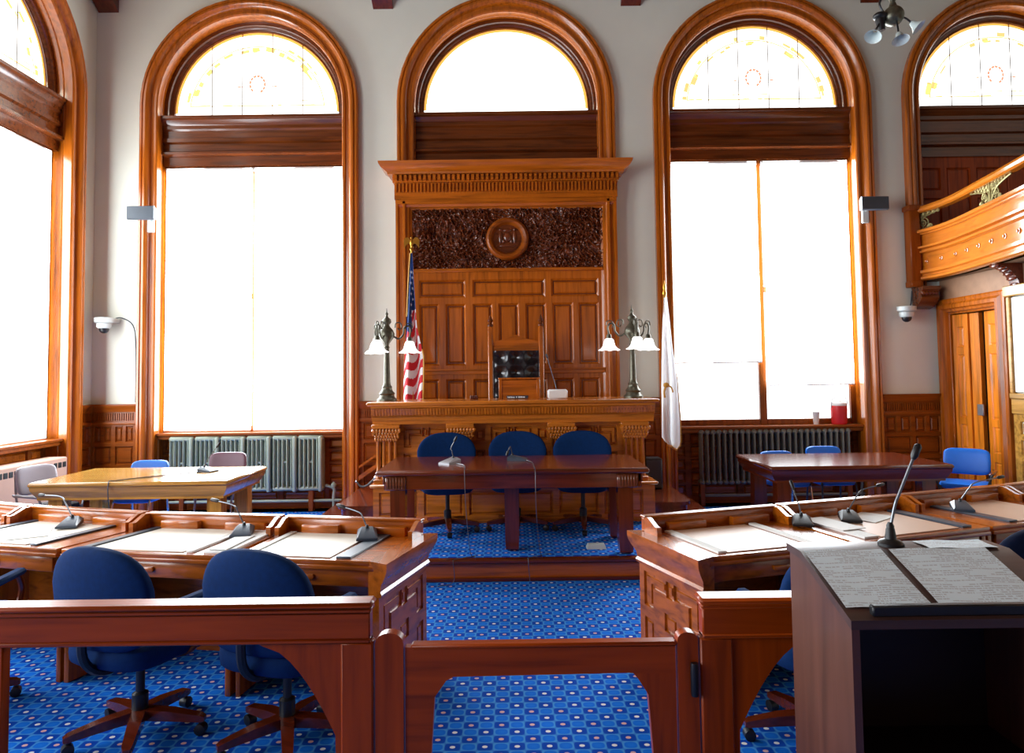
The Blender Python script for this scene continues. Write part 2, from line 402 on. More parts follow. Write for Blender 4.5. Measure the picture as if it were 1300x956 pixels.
# partition under the gallery with the doorway
DY0, DY1, DZ = 7.60, 8.46, 2.38
mb = MB()
mb.box(XR, XR + .14, DY1, D, 0, 2.8, 0); mb.box(XR, XR + .14, DY0, DY1, DZ, 2.8, 0); mb.box(XR, XR + .14, 7.22, DY0, 0, 2.8, 0)
mb.box(XR, XR + .14, -2.6, 7.22, 0, 2.8, 0)
struct(mb.build('wall_right', M['plaster'], smooth=0))
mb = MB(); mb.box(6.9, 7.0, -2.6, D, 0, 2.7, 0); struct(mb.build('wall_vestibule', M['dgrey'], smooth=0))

# ------------------------------------------------------------------ windows
def arch_sweep(mb, z0, prof, z_start=None, n=30):
    st = [(-1, 0, z0)]
    rings = []
    def ring(dx, dz, zz): return [(dx * r, p, zz + dz * r) for r, p in prof]
    rings.append(ring(-1, 0, z0))
    for i in range(n + 1):
        a = PI - PI * i / n; rings.append(ring(math.cos(a), math.sin(a), ZC))
    rings.append(ring(1, 0, z0))
    mb.loft(rings, cap=False, closed=False)
CAS = [(1.185, -.06), (1.185, .035), (1.20, .05), (1.225, .05), (1.235, .03), (1.265, .035), (1.275, .06), (1.29, .085), (1.315, .1), (1.34, .1), (1.352, .08), (1.362, .095), (1.385, .095), (1.40, .075), (1.40, -.01)]
REV = [(1.19, -.05), (1.18, -.07), (1.20, -.09), (1.20, -.27)]
LUN = [(1.20, -.16), (1.155, -.16), (1.145, -.18), (1.12, -.185), (1.105, -.2), (1.085, -.2), (1.08, -.235)]
GZ = 5.15; GP = -.225
def window(i, F, z0, kind, detail=True):
    root = bpy.data.objects.new('window_%d' % i, None); COL.objects.link(root); struct(root); root.location = F(0, 0, z0); off = Vector(root.location)
    B = lambda mb, n, mat, **k: mb.build(n, mat, root, off=off, **k)
    mb = MB(F); arch_sweep(mb, z0, CAS); B(mb, 'casing', M['oakz'], smooth=30)
    mb = MB(F); arch_sweep(mb, max(z0, 0), REV); B(mb, 'reveal', M['oakz'] if kind != 'lunette' else M['oakz'])
    mb = MB(F); arch_sweep(mb, 5.05, LUN); mb.box(-1.2, 1.2, -.25, -.16, 5.06, GZ, .006); B(mb, 'lunette_frame', M['darkx'])
    # transom entablature: stacked mouldings
    zb = 4.46 if kind != 'lunette' else 4.40
    pr = [(-.27, 5.10), (-.03, 5.10), (-.03, 5.065), (-.055, 5.05), (-.075, 5.0), (-.09, 4.985), (-.09, 4.94), (-.11, 4.92), (-.115, 4.83), (-.09, 4.82), (-.09, 4.77), (-.125, 4.75), (-.125, 4.66), (-.1, 4.645), (-.06, 4.63), (-.06, 4.60), (-.13, 4.585), (-.13, zb), (-.27, zb)]
    mb = MB(F); mb.prism([(p, z) for p, z in pr], 'x', -1.19, 1.19); B(mb, 'transom', M['darkx'], smooth=25)
    # stained glass lunette
    c0 = math.acos
    def arcpt(r, a): return (r * math.cos(a), ZC + r * math.sin(a))
    a0 = -math.asin((ZC - GZ) / 1.08)
    def seg(r0_, r1_, aa, ab, mat, name='pane', k=6, d=.006, pz=GP):
        b = MB(F); P = [arcpt(r1_, aa + (ab - aa) * t / k) for t in range(k + 1)] + [arcpt(r0_, ab - (ab - aa) * t / k) for t in range(k + 1)]
        P = [(x, max(z, GZ)) for x, z in P]
        b.prism(P, 'y', pz - d, pz); return B(b, name, mat, smooth=0)
    nb = 8 if detail else 1
    for k in range(nb):
        aa, ab = PI * k / nb, PI * (k + 1) / nb; g = .004
        seg(.90, 1.049, aa + g, ab - g, M['sglass'])
    seg(1.050, 1.082, 0, PI, M['samber'], 'border_pane', 30)
    if i != 3: seg(.884, .899, 0, PI, M['sstraw'], 'ring_pane', 30)
    # inner field, cut in vertical lights, and a bottom strip
    cuts = [-.88, -.6, -.2, .2, .6, .88] if detail else [-.88, .88]
    for a, b_ in zip(cuts, cuts[1:]):
        P = [(a + .004, 5.30), (b_ - .004, 5.30)]
        for t in range(7):
            x = b_ - .004 + (a - b_ + .008) * t / 6; P.append((x, max(5.30, ZC + math.sqrt(max(0, .884 ** 2 - x * x)))))
        if P[2][1] - 5.30 < 1e-4: P.pop(2)
        if P[-1][1] - 5.30 < 1e-4: P.pop()
        b = MB(F); b.prism(P, 'y', GP - .006, GP); B(b, 'pane', M['sglass'], smooth=0)
    cs = [-1.055, -.88, -.6, -.2, .2, .6, .88, 1.055]
    for a, b_ in zip(cs, cs[1:]):
        b = MB(F); b.box(a + .004, b_ - .004, GP - .006, GP, GZ, 5.285, 0); B(b, 'pane', M['sglass'], smooth=0)
    if i != 3:
        b = MB(F); b.box(-.88, .88, GP - .006, GP, 5.286, 5.299, 0); B(b, 'ring_pane', M['sstraw'], smooth=0)
        if detail:
            b = MB(F)   # leaded wreath and scattered coloured quarries
            for k in range(13):
                if k in (9, 10): continue
                a = 2 * PI * k / 13; r = .10
                b.prism([(r * math.cos(a + q) * s_, 5.58 + r * math.sin(a + q) * s_ * 1.15) for q, s_ in ((-.2, 1.12), (.2, 1.12), (.2, .86), (-.2, .86))], 'y', GP, GP + .003)
            for x in (-.24, .24): b.prism([(x - .05, 5.55), (x, 5.56), (x + .05, 5.55), (x, 5.54)], 'y', GP, GP + .003)
            o_ = B(b, 'wreath', M['sred'], smooth=0); o_['kind'] = 'stuff'
            b = MB(F); rr = random.Random(i)
            for k in range(22):
                a = rr.uniform(.12, PI - .12); r = rr.choice((.93, .86, .84)); w = rr.uniform(.02, .07); h = rr.uniform(.01, .03)
                if a < .3: r = .93
                P = [arcpt(r + q * h, a + e * w / r) for q, e in ((-1, -1), (-1, 1), (1, 1), (1, -1))]
                b.prism(P, 'y', GP, GP + .003)
            for k in range(12):
                x = rr.uniform(-.85, .85); z = rr.choice((5.29, 5.35, 5.29)); w = rr.uniform(.02, .06)
                b.prism([(x - w, z), (x + w, z + .004), (x + w, z + .016), (x - w, z + .012)], 'y', GP, GP + .003)
            o_ = B(b, 'coloured_quarries', M['sstraw'], smooth=0); o_['kind'] = 'stuff'
    mb = MB(F)
    for c_ in cuts[1:-1] if detail else []: mb.box(c_ - .005, c_ + .005, GP - .008, GP + .004, GZ, ZC + math.sqrt(1.08 ** 2 - c_ * c_), 0)
    if detail and i != 3:
        o_ = B(mb, 'lead_came', M['lead'], smooth=0)
    if kind == 'full':
        mb = MB(F)
        for a, b_ in ((-1.2, -1.13), (1.13, 1.2), (-.045, .045)): mb.box(a, b_, -.26, -.2, 1.0, 4.5, .006)
        for a, b_ in ((-1.13, -.045), (.045, 1.13)):
            mb.box(a, b_, -.25, -.21, 1.0, 1.07, .006); mb.box(a, b_, -.25, -.21, 2.72, 2.79, .006); mb.box(a, b_, -.25, -.21, 4.40, 4.5, .006)
        B(mb, 'sash_frame', M['cherryz'])
        for a, b_ in ((-1.13, -.045), (.045, 1.13)):
            mb = MB(F); mb.box(a, b_, -.235, -.23, 1.05, 2.74, 0); B(mb, 'lower_pane', M['clear'], smooth=0)
            mb = MB(F); mb.box(a, b_, -.235, -.23, 2.76, 4.42, 0); B(mb, 'upper_pane', M['clear'], smooth=0)
        mb = MB(F); mb.box(-1.19, 1.19, -.27, .0, .965, 1.0, .008); mb.box(-1.19, 1.19, -.27, -.03, .92, .965, .006); B(mb, 'sill', M['cherryx'])
        # apron panelling below the sill
        polys = []
        for a, b_ in ((-1.17, -1.03), (-.96, -.36), (-.29, .29), (.36, .90), (.95, 1.15)):
            for k in range(5): polys.append(rect(a, b_, .10 + k * .165, .235 + k * .165))
        panelling('apron', root, lambda u, v, d: F(u, -.22 + d, v), -1.2, 1.2, 0, .93, polys, M['cherryx'], M['oakx'], off=off)
    return root
window(2, backF(CX[2]), 0, 'full'); window(3, backF(CX[3]), 4.35, 'lunette'); window(4, backF(CX[4]), 0, 'full')
w5 = window(5, backF(CX[5]), 2.75, 'gallery')
polys = []
for k in range(6):
    a = -1.17 + k * .39
    if k % 2 == 0: polys += [rect(a + .03, a + .34, 4.02, 4.32), rect(a + .03, a + .34, 2.8, 3.92)]
    else: polys.append(rect(a + .03, a + .34, 2.8, 4.32))
panelling('gallery_panelling', w5, lambda u, v, d: backF(CX[5])(u, -.16 + d, v), -1.2, 1.2, 2.7, 4.47, polys, RAILS['z'], RAILS['z'], off=Vector(w5.location))
window(1, leftF(CX[1]), 0, 'full')
for k, c in enumerate(LW[1:]): window(6 + k, leftF(c), 0, 'full', detail=False)

def shade(F, u0, u1, zb, label, top=4.45, mat='shade', p0=-.165):
    t = thing('roller_shade', label, 'window shade', F((u0 + u1) / 2, p0, zb), group=None)
    off = Vector(t.location)
    mb = MB(F); mb.lathe([(.028, u0), (.028, u1)], 12, (0, p0 - .005, top - .03), 'x'); mb.build('roller', M['white'], t, off=off)
    mb = MB(F)
    mb.grid(lambda a, b: (u0 + .012 + (u1 - u0 - .024) * a, p0 + .02 + .010 * math.sin(a * PI) * (1 - b) + .004 * math.sin(7 * a), zb + .012 + (top - .03 - zb) * b), 10, 8)
    mb.build('shade_fabric', M[mat], t, off=off)
    mb = MB(F); mb.box(u0 + .008, u1 - .008, p0 + .01, p0 + .03, zb, zb + .02, .004); mb.build('hem_bar', M['white'], t, off=off)
    return t
FB = backF(CX[2]); FD = backF(CX[4]); FL = leftF(CX[1])
shade(FB, -1.165, -.028, 1.01, 'white roller shade, left half of the window by the sage green radiator')
shade(FB, -.012, 1.165, 1.01, 'white roller shade, right half of the window by the sage green radiator')
shade(FD, -1.165, -.02, 1.80, 'white roller shade stopping short, left half of the window behind the white flag')
shade(FD, .045, 1.165, 1.50, 'white roller shade above the red drink cooler, longest in its window')
shade(FL, -.01, 1.10, 1.01, 'white roller shade on the left side wall above the beige heater')
f_ = leftF(LW[1])
shade(f_, -1.165, -.012, 1.01, 'white roller shade on the second side window, half farther from the bench', mat='sideshade')
shade(f_, .012, 1.165, 1.01, 'white roller shade on the second side window, half nearer the bench', mat='sideshade')
f_ = leftF(LW[2])
shade(f_, -1.165, -.012, 1.01, 'white roller shade on the third side window, half farther from the gate', mat='sideshade')
shade(f_, .012, 1.165, 1.01, 'white roller shade on the third side window, half nearer the gate', mat='sideshade')

# ------------------------------------------------------------------ dado panelling between the windows
def dado(idx, F, u0, u1, cols, zt=1.38, mat='cherry', pm='cherry'):
    polys = []; w = (u1 - u0 - .05 * (cols + 1)) / cols
    for c in range(cols):
        a = u0 + .05 + c * (w + .05)
        polys += [rect(a, a + w * .42, .90, 1.10), rect(a + w * .58, a + w, .90, 1.10), rect(a, a + w, .62, .85), rect(a, a + w, .16, .57)]
    fr = panelling('trim_%d' % idx, None, F, u0, u1, 0, zt - .06, polys, M[mat + 'x'], M[pm + 'x']); struct(fr)
    mb = MB(F); 
    mb.prism([(-.02, zt), (.05, zt), (.05, zt - .03), (.03, zt - .05), (.02, zt - .09), (-.02, zt - .09)], 'x', u0, u1) if False else mb.add(
        [(u, v, d) for u in (u0, u1) for d, v in ((-.02, zt), (.05, zt), (.05, zt - .025), (.03, zt - .05), (.02, zt - .1), (-.02, zt - .1))],
        [tuple(range(6)), tuple(range(11, 5, -1))] + [(i, (i + 1) % 6, 6 + (i + 1) % 6, 6 + i) for i in range(6)])
    mb.add([(u, v, d) for u in (u0, u1) for d, v in ((0, 1.16), (.02, 1.16), (.025, 1.14), (.02, 1.12), (0, 1.12))], [(0, 1, 6, 5), (1, 2, 7, 6), (2, 3, 8, 7), (3, 4, 9, 8)])
    mb.build('dado_rail', M[mat + 'x'], fr)
    mb = MB(F); k = u0 + .06
    while k < u1 - .06:
        mb.box(k, k + .014, 1.175, 1.265, -.001, .012, 0); k += .028
    o_ = mb.build('fluted_frieze', M[mat + 'z'], fr, smooth=0); o_['kind'] = 'stuff'
    return fr
dado(1, lambda u, v, d: (u, D - .03 - d, v), XL, CX[2] - 1.40, 2)
dado(2, lambda u, v, d: (u, D - .03 - d, v), CX[2] + 1.40, -1.40, 1)
dado(3, lambda u, v, d: (u, D - .03 - d, v), 1.33, CX[4] - 1.40, 1)
dado(4, lambda u, v, d: (u, D - .03 - d, v), CX[4] + 1.40, XR, 2)
dado(5, lambda u, v, d: (XL + .03 + d, u, v), CX[1] + 1.40, D, 1)
# ceiling corbels on the back wall
for k, x in enumerate((-5.19, -1.62, 1.6, 4.72)):
    mb = MB(); mb.box(x - .16, x + .16, 8.3, D, 6.62, ZT, .01); mb.prism([(8.4, 6.62), (D, 6.46), (D, 6.62)], 'x', x - .13, x + .13)
    mb.box(x - .14, x + .14, -2, 8.6, 7.2, ZT, .01); struct(mb.build('trim_%d' % (6 + k), M['mahoy']))

# ------------------------------------------------------------------ carved and panelled screen behind the bench
scr = thing('panelled_screen', 'tall orange oak screen with carved frieze and round seal behind the bench', 'panelling', (-.05, 8.6, .18))
so = Vector(scr.location); YS = 8.55
sF = lambda u, v, d: (u, YS - d, v)
polys = [rect(-1.16, -.58, 2.665, 2.89), rect(-.49, .425, 2.665, 2.89), rect(.50, 1.098, 2.665, 2.89)]
cols = [(-1.16, -.915), (-.831, -.577), (-.49, -.239), (-.167, .09), (.172, .434), (.514, .772), (.842, 1.096)]
for a, b in cols: polys += [rect(a, b, 1.81, 2.585), rect(a, b, 1.36, 1.64), rect(a, b, .75, 1.28)]
panelling('panel_frame', scr, sF, -1.24, 1.16, .18, 3.01, polys, M['oakz'], M['oakz'], depth=.035, raised=.02, bev=.02, slope=.028, off=so)
wb(scr, lambda b: (b.box(-1.24, 1.16, YS - .03, YS + .01, 1.70, 1.746, .006), b.box(-1.24, 1.16, YS - .045, YS + .01, 1.744, 1.765, .006)), 'middle_rail', M['oakx'])
wb(scr, lambda b: b.box(-1.24, 1.16, YS - .03, YS + .01, 2.985, 3.03, .008), 'top_rail', M['oakx'])
wb(scr, lambda b: b.box(-1.4, 1.3, YS + .03, D, .18, 4.3, 0), 'backing', M['darkx'])
for a, b_, s_ in ((-1.44, -1.235, 1), (1.14, 1.335, -1)):
    def stile(b):
        xs = [(-.0, .0), (0, .09), (.03, .09), (.045, .065), (.08, .065), (.09, .1), (.12, .1), (.135, .07), (.165, .065), (.175, .04), (.2, .03), (.2, 0)]
        x0_ = a if s_ > 0 else b_
        b.prism([(x0_ + s_ * u, YS - d + .02) for u, d in xs] + [(x0_ + s_ * .2, YS + .1), (x0_, YS + .1)], 'z', .18, 3.88)
    wb(scr, stile, 'stile', M['oakz'], smooth=30)
wb(scr, lambda b: b.prism([(YS + .02, 3.78), (YS - .015, 3.78), (YS - .02, 3.80), (YS - .05, 3.81), (YS - .06, 3.84), (YS - .08, 3.85), (YS - .08, 3.9), (YS + .02, 3.9)], 'x', -1.44, 1.335), 'architrave', M['oakx'], smooth=30)
def corn(b):
    pr = [(0, 3.9), (0, 4.105), (.02, 4.11), (.02, 4.195), (.075, 4.20), (.08, 4.225), (.10, 4.24), (.145, 4.27), (.17, 4.31), (.175, 4.34), (-.1, 4.35)]
    b.loft([[(-1.45 - q, D, z) for q, z in pr], [(-1.45 - q, YS - .09 - q, z) for q, z in pr], [(1.345 + q, YS - .09 - q, z) for q, z in pr], [(1.345 + q, D, z) for q, z in pr]], cap=False, closed=False)
wb(scr, corn, 'cornice', M['oakx'], smooth=30)
def dent(b):
    x = -1.44
    while x < 1.33: b.box(x, x + .034, YS - .155, YS - .1, 4.125, 4.192, 0); x += .06
def flut(b):
    x = -1.44
    while x < 1.33: b.box(x, x + .022, YS - .115, YS - .08, 3.985, 4.095, 0); x += .045
wb(scr, dent, 'dentils', M['oakx'], smooth=0)['kind'] = 'stuff'; wb(scr, flut, 'flutes', M['oakz'], smooth=0)['kind'] = 'stuff'
def carve(b):
    def h(a, c):
        x, z = a * 2.4, c * .78
        q = Vector((x * 3.2 + 5, z * 3.2, 1.3)); w = noise.noise_vector(q) * .16
        p = Vector((x + w.x, z + w.z, 0))
        n1 = 1 - abs(noise.noise(p * 17)) * 2.6; n2 = 1 - abs(noise.noise(p * 34 + Vector((4, 4, 4)))) * 2.4
        return max(0, n1) * .034 + max(0, n2) * .026 + noise.noise(p * 52) * .008
    b.grid(lambda a, c: (-1.24 + 2.4 * a, YS + .02 - h(a, c), 3.02 + .77 * c), 440, 140)
wb(scr, carve, 'carved_frieze', M['carved'], smooth=50, fix=False)
med = wb(scr, lambda b: b.lathe([(.17, -.02), (.195, -.05), (.205, -.075), (.235, -.085), (.255, -.075), (.268, -.05), (.272, .02)], 48, (-.04, YS, 3.395), 'y', cap=False), 'seal_ring', M['cherryx'])
def seal(b):
    b.lathe([(0.001, -.028), (.18, -.03), (.19, -.02)], 32, (-.04, YS, 3.395), 'y')
    for x, z, rx, rz in ((0, .02, .05, .06), (-.09, .02, .025, .085), (.09, .02, .025, .085), (-.09, .115, .018, .02), (.09, .115, .018, .02), (0, .105, .055, .02), (0, -.09, .11, .016), (-.05, -.03, .02, .03), (.05, -.03, .02, .03)):
        b.ell(rx, .02, rz, (-.04 + x, YS - .032, 3.395 + z), nu=12, nv=8)
    for k in range(26):
        a = PI + PI * (k + .5) / 26; b.box(-.04 + .15 * math.cos(a) - .006, -.04 + .15 * math.cos(a) + .006, YS - .04, YS - .02, 3.395 + .15 * math.sin(a) - .008, 3.395 + .15 * math.sin(a) + .008, 0)
wb(scr, seal, 'seal_relief', M['carved'])

# ------------------------------------------------------------------ dais
da = thing('dais', 'low blue carpeted dais with wooden riser and steps under the bench', 'platform', (0, 7.2, 0))
wb(da, lambda b: (b.box(-2.1, 2.1, 5.70, 8.6, 0, .17, .004),), 'dais_body', M['oakx'])
wb(da, lambda b: (b.box(-2.12, 2.12, 5.655, 5.74, .145, .183, .012), b.box(-2.1, 2.1, 5.67, 5.70, 0, .03, .004), b.box(-2.12, -1.62, 5.74, 8.6, .165, .181, .004), b.box(1.62, 2.12, 5.74, 8.6, .165, .181, .004)), 'nosing', M['mahox'])
wb(da, lambda b: b.box(-1.62, 1.62, 5.74, 8.3, .165, .186, .003), 'carpet', M['carpet'])
for s_ in (-1, 1):
    def land(b):
        x1 = 1.83 * s_; r = .12; y0 = 7.06; P = [(1.4 * s_, 8.5), (1.4 * s_, y0)]
        for k in range(7):
            a = PI / 2 * k / 6; P.append((x1 - s_ * r + s_ * r * math.sin(a), y0 + r - r * math.cos(a)))
        P.append((x1, 8.5)); b.prism(P, 'z', .33, .365); 
        Q = [((abs(x) - .025) * s_ if abs(x) > 1.5 else x, y + .025 if y < 8 else y) for x, y in P]; b.prism(Q, 'z', .18, .33)
    wb(da, land, 'side_step', M['mahoy'], smooth=30)

# ------------------------------------------------------------------ judges' bench
be = thing('council_bench', 'long raised oak bench with clustered columns and panelled front on the dais', 'bench', (0, 7.4, .18)); bo = Vector(be.location)
wb(be, lambda b: (b.box(-1.5, 1.5, 7.0, 7.75, 1.385, 1.425, .01),), 'worktop', BENCHES['x'])
wb(be, lambda b: b.prism([(7.7, 1.385), (7.02, 1.385), (7.02, 1.365), (7.04, 1.35), (7.06, 1.29), (7.08, 1.27), (7.1, 1.27), (7.1, 1.225), (7.115, 1.225), (7.115, 1.19), (7.7, 1.19)], 'x', -1.46, 1.46), 'entablature', BENCHES['x'], smooth=25)
def fl(b):
    x = -1.44
    while x < 1.44: b.add([(x, 7.033, 1.355), (x + .016, 7.033, 1.355), (x + .016, 7.055, 1.285), (x, 7.055, 1.285), (x, 7.05, 1.36), (x + .016, 7.05, 1.36), (x + .016, 7.08, 1.285), (x, 7.08, 1.285)], [(0, 1, 2, 3), (0, 3, 7, 4), (1, 2, 6, 5), (0, 1, 5, 4)]); x += .031
wb(be, fl, 'fluting', BENCHES['z'], smooth=0)['kind'] = 'stuff'
bF = lambda u, v, d: (u, 7.26 - d, v)
polys = []
for a, b in ((-1.16, -.70), (.66, 1.10)): polys += key_pattern(a, b, .66, 1.14, .0)
polys += key_pattern(-.24, .20, .66, 1.14, 0) + [rect(-.40, -.30, 1.0, 1.12), rect(-.40, -.30, .78, .90), rect(.26, .36, 1.0, 1.12), rect(.26, .36, .78, .90)]
panelling('front_panelling', be, bF, -1.40, 1.40, .58, 1.2, polys, BENCHES['x'], BENCHES['x'], off=bo, depth=.030, raised=.026, bev=.010, gap=.009, slope=.008)
for s_ in (-1, 1):
    panelling('side_panelling', be, lambda u, v, d: (s_ * (1.40 + d), u, v), 7.26, 8.1, .58, 1.2, [rect(7.3, 7.65, .66, 1.14), rect(7.7, 8.05, .66, 1.14)], BENCHES['y'], BENCHES['y'], off=bo)
    wb(be, lambda b: b.box(min(1.38 * s_, 1.455 * s_), max(1.38 * s_, 1.455 * s_), 7.3, 8.1, 1.2, 1.36, .005), 'side_entablature', BENCHES['y'])
for cx_ in (-1.32, -.55, .50, 1.26):
    cap = wb(be, lambda b: (b.box(cx_ - .145, cx_ + .145, 7.09, 7.26, 1.145, 1.19, .006), b.loft([[(cx_ + sx * w, y, z) for sx, y in ((-1, 7.13 - q), (1, 7.13 - q), (1, 7.26), (-1, 7.26))] for w, q, z in ((.105, -.01, 1.02), (.11, 0, 1.05), (.13, .02, 1.12), (.14, .03, 1.145))])), 'capital', BENCHES['x'])
    def leaves(b):
        for k in range(9):
            for r_ in range(4):
                hw = .105 + .028 * r_ / 3; x = cx_ - hw + 2 * hw * k / 8
                b.ell(.017, .014, .024, (x + (.012 if r_ % 2 else 0), 7.128 - .011 * r_, 1.035 + .030 * r_), nu=8, nv=6)
        for sx in (-1, 1): b.lathe([(.026, 7.09), (.03, 7.10), (.03, 7.16)], 12, (cx_ + sx * .118, 0, 1.12), 'y')
    o_ = wb(be, leaves, 'carved_leaves', BENCHES['x']); o_['kind'] = 'stuff'
    for k in range(4):
        x = cx_ - .09 + .06 * k
        wb(be, lambda b: b.lathe([(.027, .62), (.027, .64), (.02, .65), (.021, .8), (.019, 1.0), (.025, 1.01), (.025, 1.025)], 12, (x, 7.17, 0)), 'column_shaft', BENCHES['z'])
    wb(be, lambda b: b.box(cx_ - .13, cx_ + .13, 7.10, 7.26, .58, .625, .006), 'column_base', BENCHES['x'])
pls = [rect(-1.38 + k * .46, -1.38 + k * .46 + .40, .26, .50) for k in range(6)]
panelling('plinth', be, lambda u, v, d: (u, 7.04 - d, v), -1.44, 1.44, .18, .56, pls, BENCHES['x'], BENCHES['x'], off=bo)
wb(be, lambda b: (b.box(-1.47, 1.47, 7.0, 7.28, .555, .585, .01), b.box(-1.44, 1.44, 7.02, 7.06, .18, .22, .004), b.box(-1.46, 1.46, 7.28, 8.42, .187, .58, .004)), 'plinth_cap', BENCHES['x'])

# things on and behind the bench -------------------------------------
th = thing('high_back_chair', 'high-backed carved armchair with black tufted leather behind the bench', 'chair', (.045, 8.1, .58)); 
wb(th, lambda b: (b.box(-.285, -.225, 8.06, 8.14, .58, 2.26, .01), b.box(.315, .375, 8.06, 8.14, .58, 2.26, .01)), 'back_post', M['oakz'])
wb(th, lambda b: b.box(-.225, .315, 8.08, 8.13, 1.2, 1.26, .006), 'lower_rail', M['oakx'])
wb(th, lambda b: (b.box(-.225, .315, 8.08, 8.13, 1.96, 2.025, .008), b.prism([(-.225, 2.02), (.315, 2.02), (.315, 2.08), (.18, 2.11), (.045, 2.16), (-.09, 2.11), (-.225, 2.08)], 'y', 8.085, 8.125)), 'crest_rail', M['oakx'])
for x in (-.255, .345): wb(th, lambda b: b.lathe([(.03, 2.26), (.035, 2.28), (.018, 2.3), (.034, 2.33), (.02, 2.36), (.004, 2.4)], 12, (x, 8.1, 0)), 'finial', M['darkz'])
def tuft(b):
    def f(a, c):
        x, z = a * .54, c * .72
        bx, bz = (x - .09) / .18, (z - .1) / .18
        d1 = min(math.hypot(bx - round(bx), (bz - round(bz))), .7)
        return (-.225 + x, 8.075 - .05 * math.sin(PI * min(max(a, .03), .97)) ** .4 - .035 * min(d1 / .5, 1) ** .6 + .03, 1.25 + z)
    b.grid(f, 54, 60)
wb(th, tuft, 'tufted_back', M['leather'], fix=False)
wb(th, lambda b: b.box(-.24, .33, 7.62, 8.08, 1.0, 1.1, .03), 'seat', M['leather'])
for x in (-.255, .345): wb(th, lambda b: (b.box(x - .03, x + .03, 7.62, 8.08, 1.2, 1.25, .01), b.box(x - .03, x + .03, 7.62, 7.68, .58, 1.2, .01)), 'arm', M['oaky'])
# small wooden desk lectern with a name strip
bx = thing('desk_lectern', 'small orange wooden stand with white lettering strip on the bench top', 'stand', (.07, 7.5, 1.425))
wb(bx, lambda b: b.prism([(7.42, 1.425), (7.62, 1.425), (7.62, 1.65), (7.50, 1.65), (7.42, 1.63)], 'x', -.13, .275), 'body', M['oakx'])
wb(bx, lambda b: (b.box(-.15, -.115, 7.41, 7.63, 1.425, 1.64, .004), b.box(.26, .295, 7.41, 7.63, 1.425, 1.64, .004), b.box(-.155, .30, 7.40, 7.64, 1.638, 1.655, .004)), 'frame', M['oakz'])
def nm(b):
    r = random.Random(3); x = -.055
    for k in range(15):
        w = r.choice((.007, .009, .011))
        if k not in (6, 8): b.box(x, x + w, 7.403, 7.408, 1.437, 1.437 + r.choice((.014, .017, .017)), 0)
        x += w + .0035
wb(bx, lambda b: b.box(-.065, .165, 7.408, 7.42, 1.43, 1.462, .002), 'name_strip', M['dgrey'])
wb(bx, nm, 'lettering', M['white'], smooth=0)['kind'] = 'stuff'
bl = thing('wooden_block', 'tiny ribbed wooden block on the bench left of the name stand', 'block', (-.42, 7.45, 1.425))
def blk(b):
    for k in range(4): b.box(-.46 + k * .022, -.444 + k * .022, 7.42, 7.47, 1.425, 1.47, .003)
    b.box(-.46, -.378, 7.43, 7.46, 1.425, 1.46, .002)
wb(bl, blk, 'body', M['mahox'])

def bench_lamp(x, y, angs, label, z0=1.425):
    t = thing('bench_lamp', label, 'lamp', (x, y, z0), group='bronze lamps on the bench')
    mb = MB(); mb.lathe([(.105, 0), (.105, .02), (.085, .035), (.075, .06), (.085, .08), (.06, .11), (.05, .135), (.055, .15), (.04, .17), (.036, .2)], 24); mb.build('base', M['bronze'], t)
    mb = MB(); mb.lathe([(.036, .19), (.032, .35), (.026, .56), (.032, .575), (.024, .59)], 16); mb.build('stem', M['bronze'], t)
    mb = MB(); mb.lathe([(.02, .58), (.03, .62), (.075, .68), (.085, .72), (.07, .76), (.035, .80), (.028, .82), (.05, .85), (.045, .88), (.02, .9), (.012, .92), (.018, .94), (.006, .96), (.003, 1.0)], 20); mb.build('urn', M['bronze'], t)
    for a in angs:
        c, s = math.cos(a), math.sin(a); P = lambda r, z: (r * c, r * s, z)
        mb = MB(); mb.tube(smoothpath([P(.07, .70), P(.13, .67), P(.18, .72), P(.19, .79), P(.235, .81), P(.26, .77), P(.255, .72), P(.25, .69)], 5), .010, 8)
        mb.tube(smoothpath([P(.09, .79), P(.10, .84), P(.15, .84), P(.16, .79), P(.13, .77), P(.12, .79)], 5), .007, 7)
        mb.tube(smoothpath([P(.215, .76), P(.20, .80), P(.23, .84), P(.27, .83), P(.28, .79)], 5), .006, 7)
        arm = mb.build('arm', M['bronze'], t)
        mb = MB(); mb.lathe([(.022, .69), (.028, .67), (.03, .64), (.03, .625)], 14, P(.25, 0)); mb.build('socket', M['bronze'], arm)
        mb = MB(); n = 28
        rings = []
        for r, z in ((.034, .645), (.05, .63), (.058, .60), (.068, .565), (.088, .535), (.118, .515)):
            k = max(0, (r - .06) / .06)
            rings.append([(P(.25, 0)[0] + (r + .006 * k * math.cos(7 * 2 * PI * i / n)) * math.cos(2 * PI * i / n), P(.25, 0)[1] + (r + .006 * k * math.cos(7 * 2 * PI * i / n)) * math.sin(2 * PI * i / n), z + .006 * k * math.cos(7 * 2 * PI * i / n)) for i in range(n)])
        mb.loft(rings, cap=False); mb.build('lamp_shade', M['glassy'], arm)
    return t
R_ = math.radians
bench_lamp(-1.355, 7.38, (R_(20), R_(130), R_(257)), 'three-armed bronze lamp on the bench in front of the striped flag')
bench_lamp(1.30, 7.38, (R_(165), R_(272), R_(35)), 'three-armed bronze lamp on the bench end near the white flag')

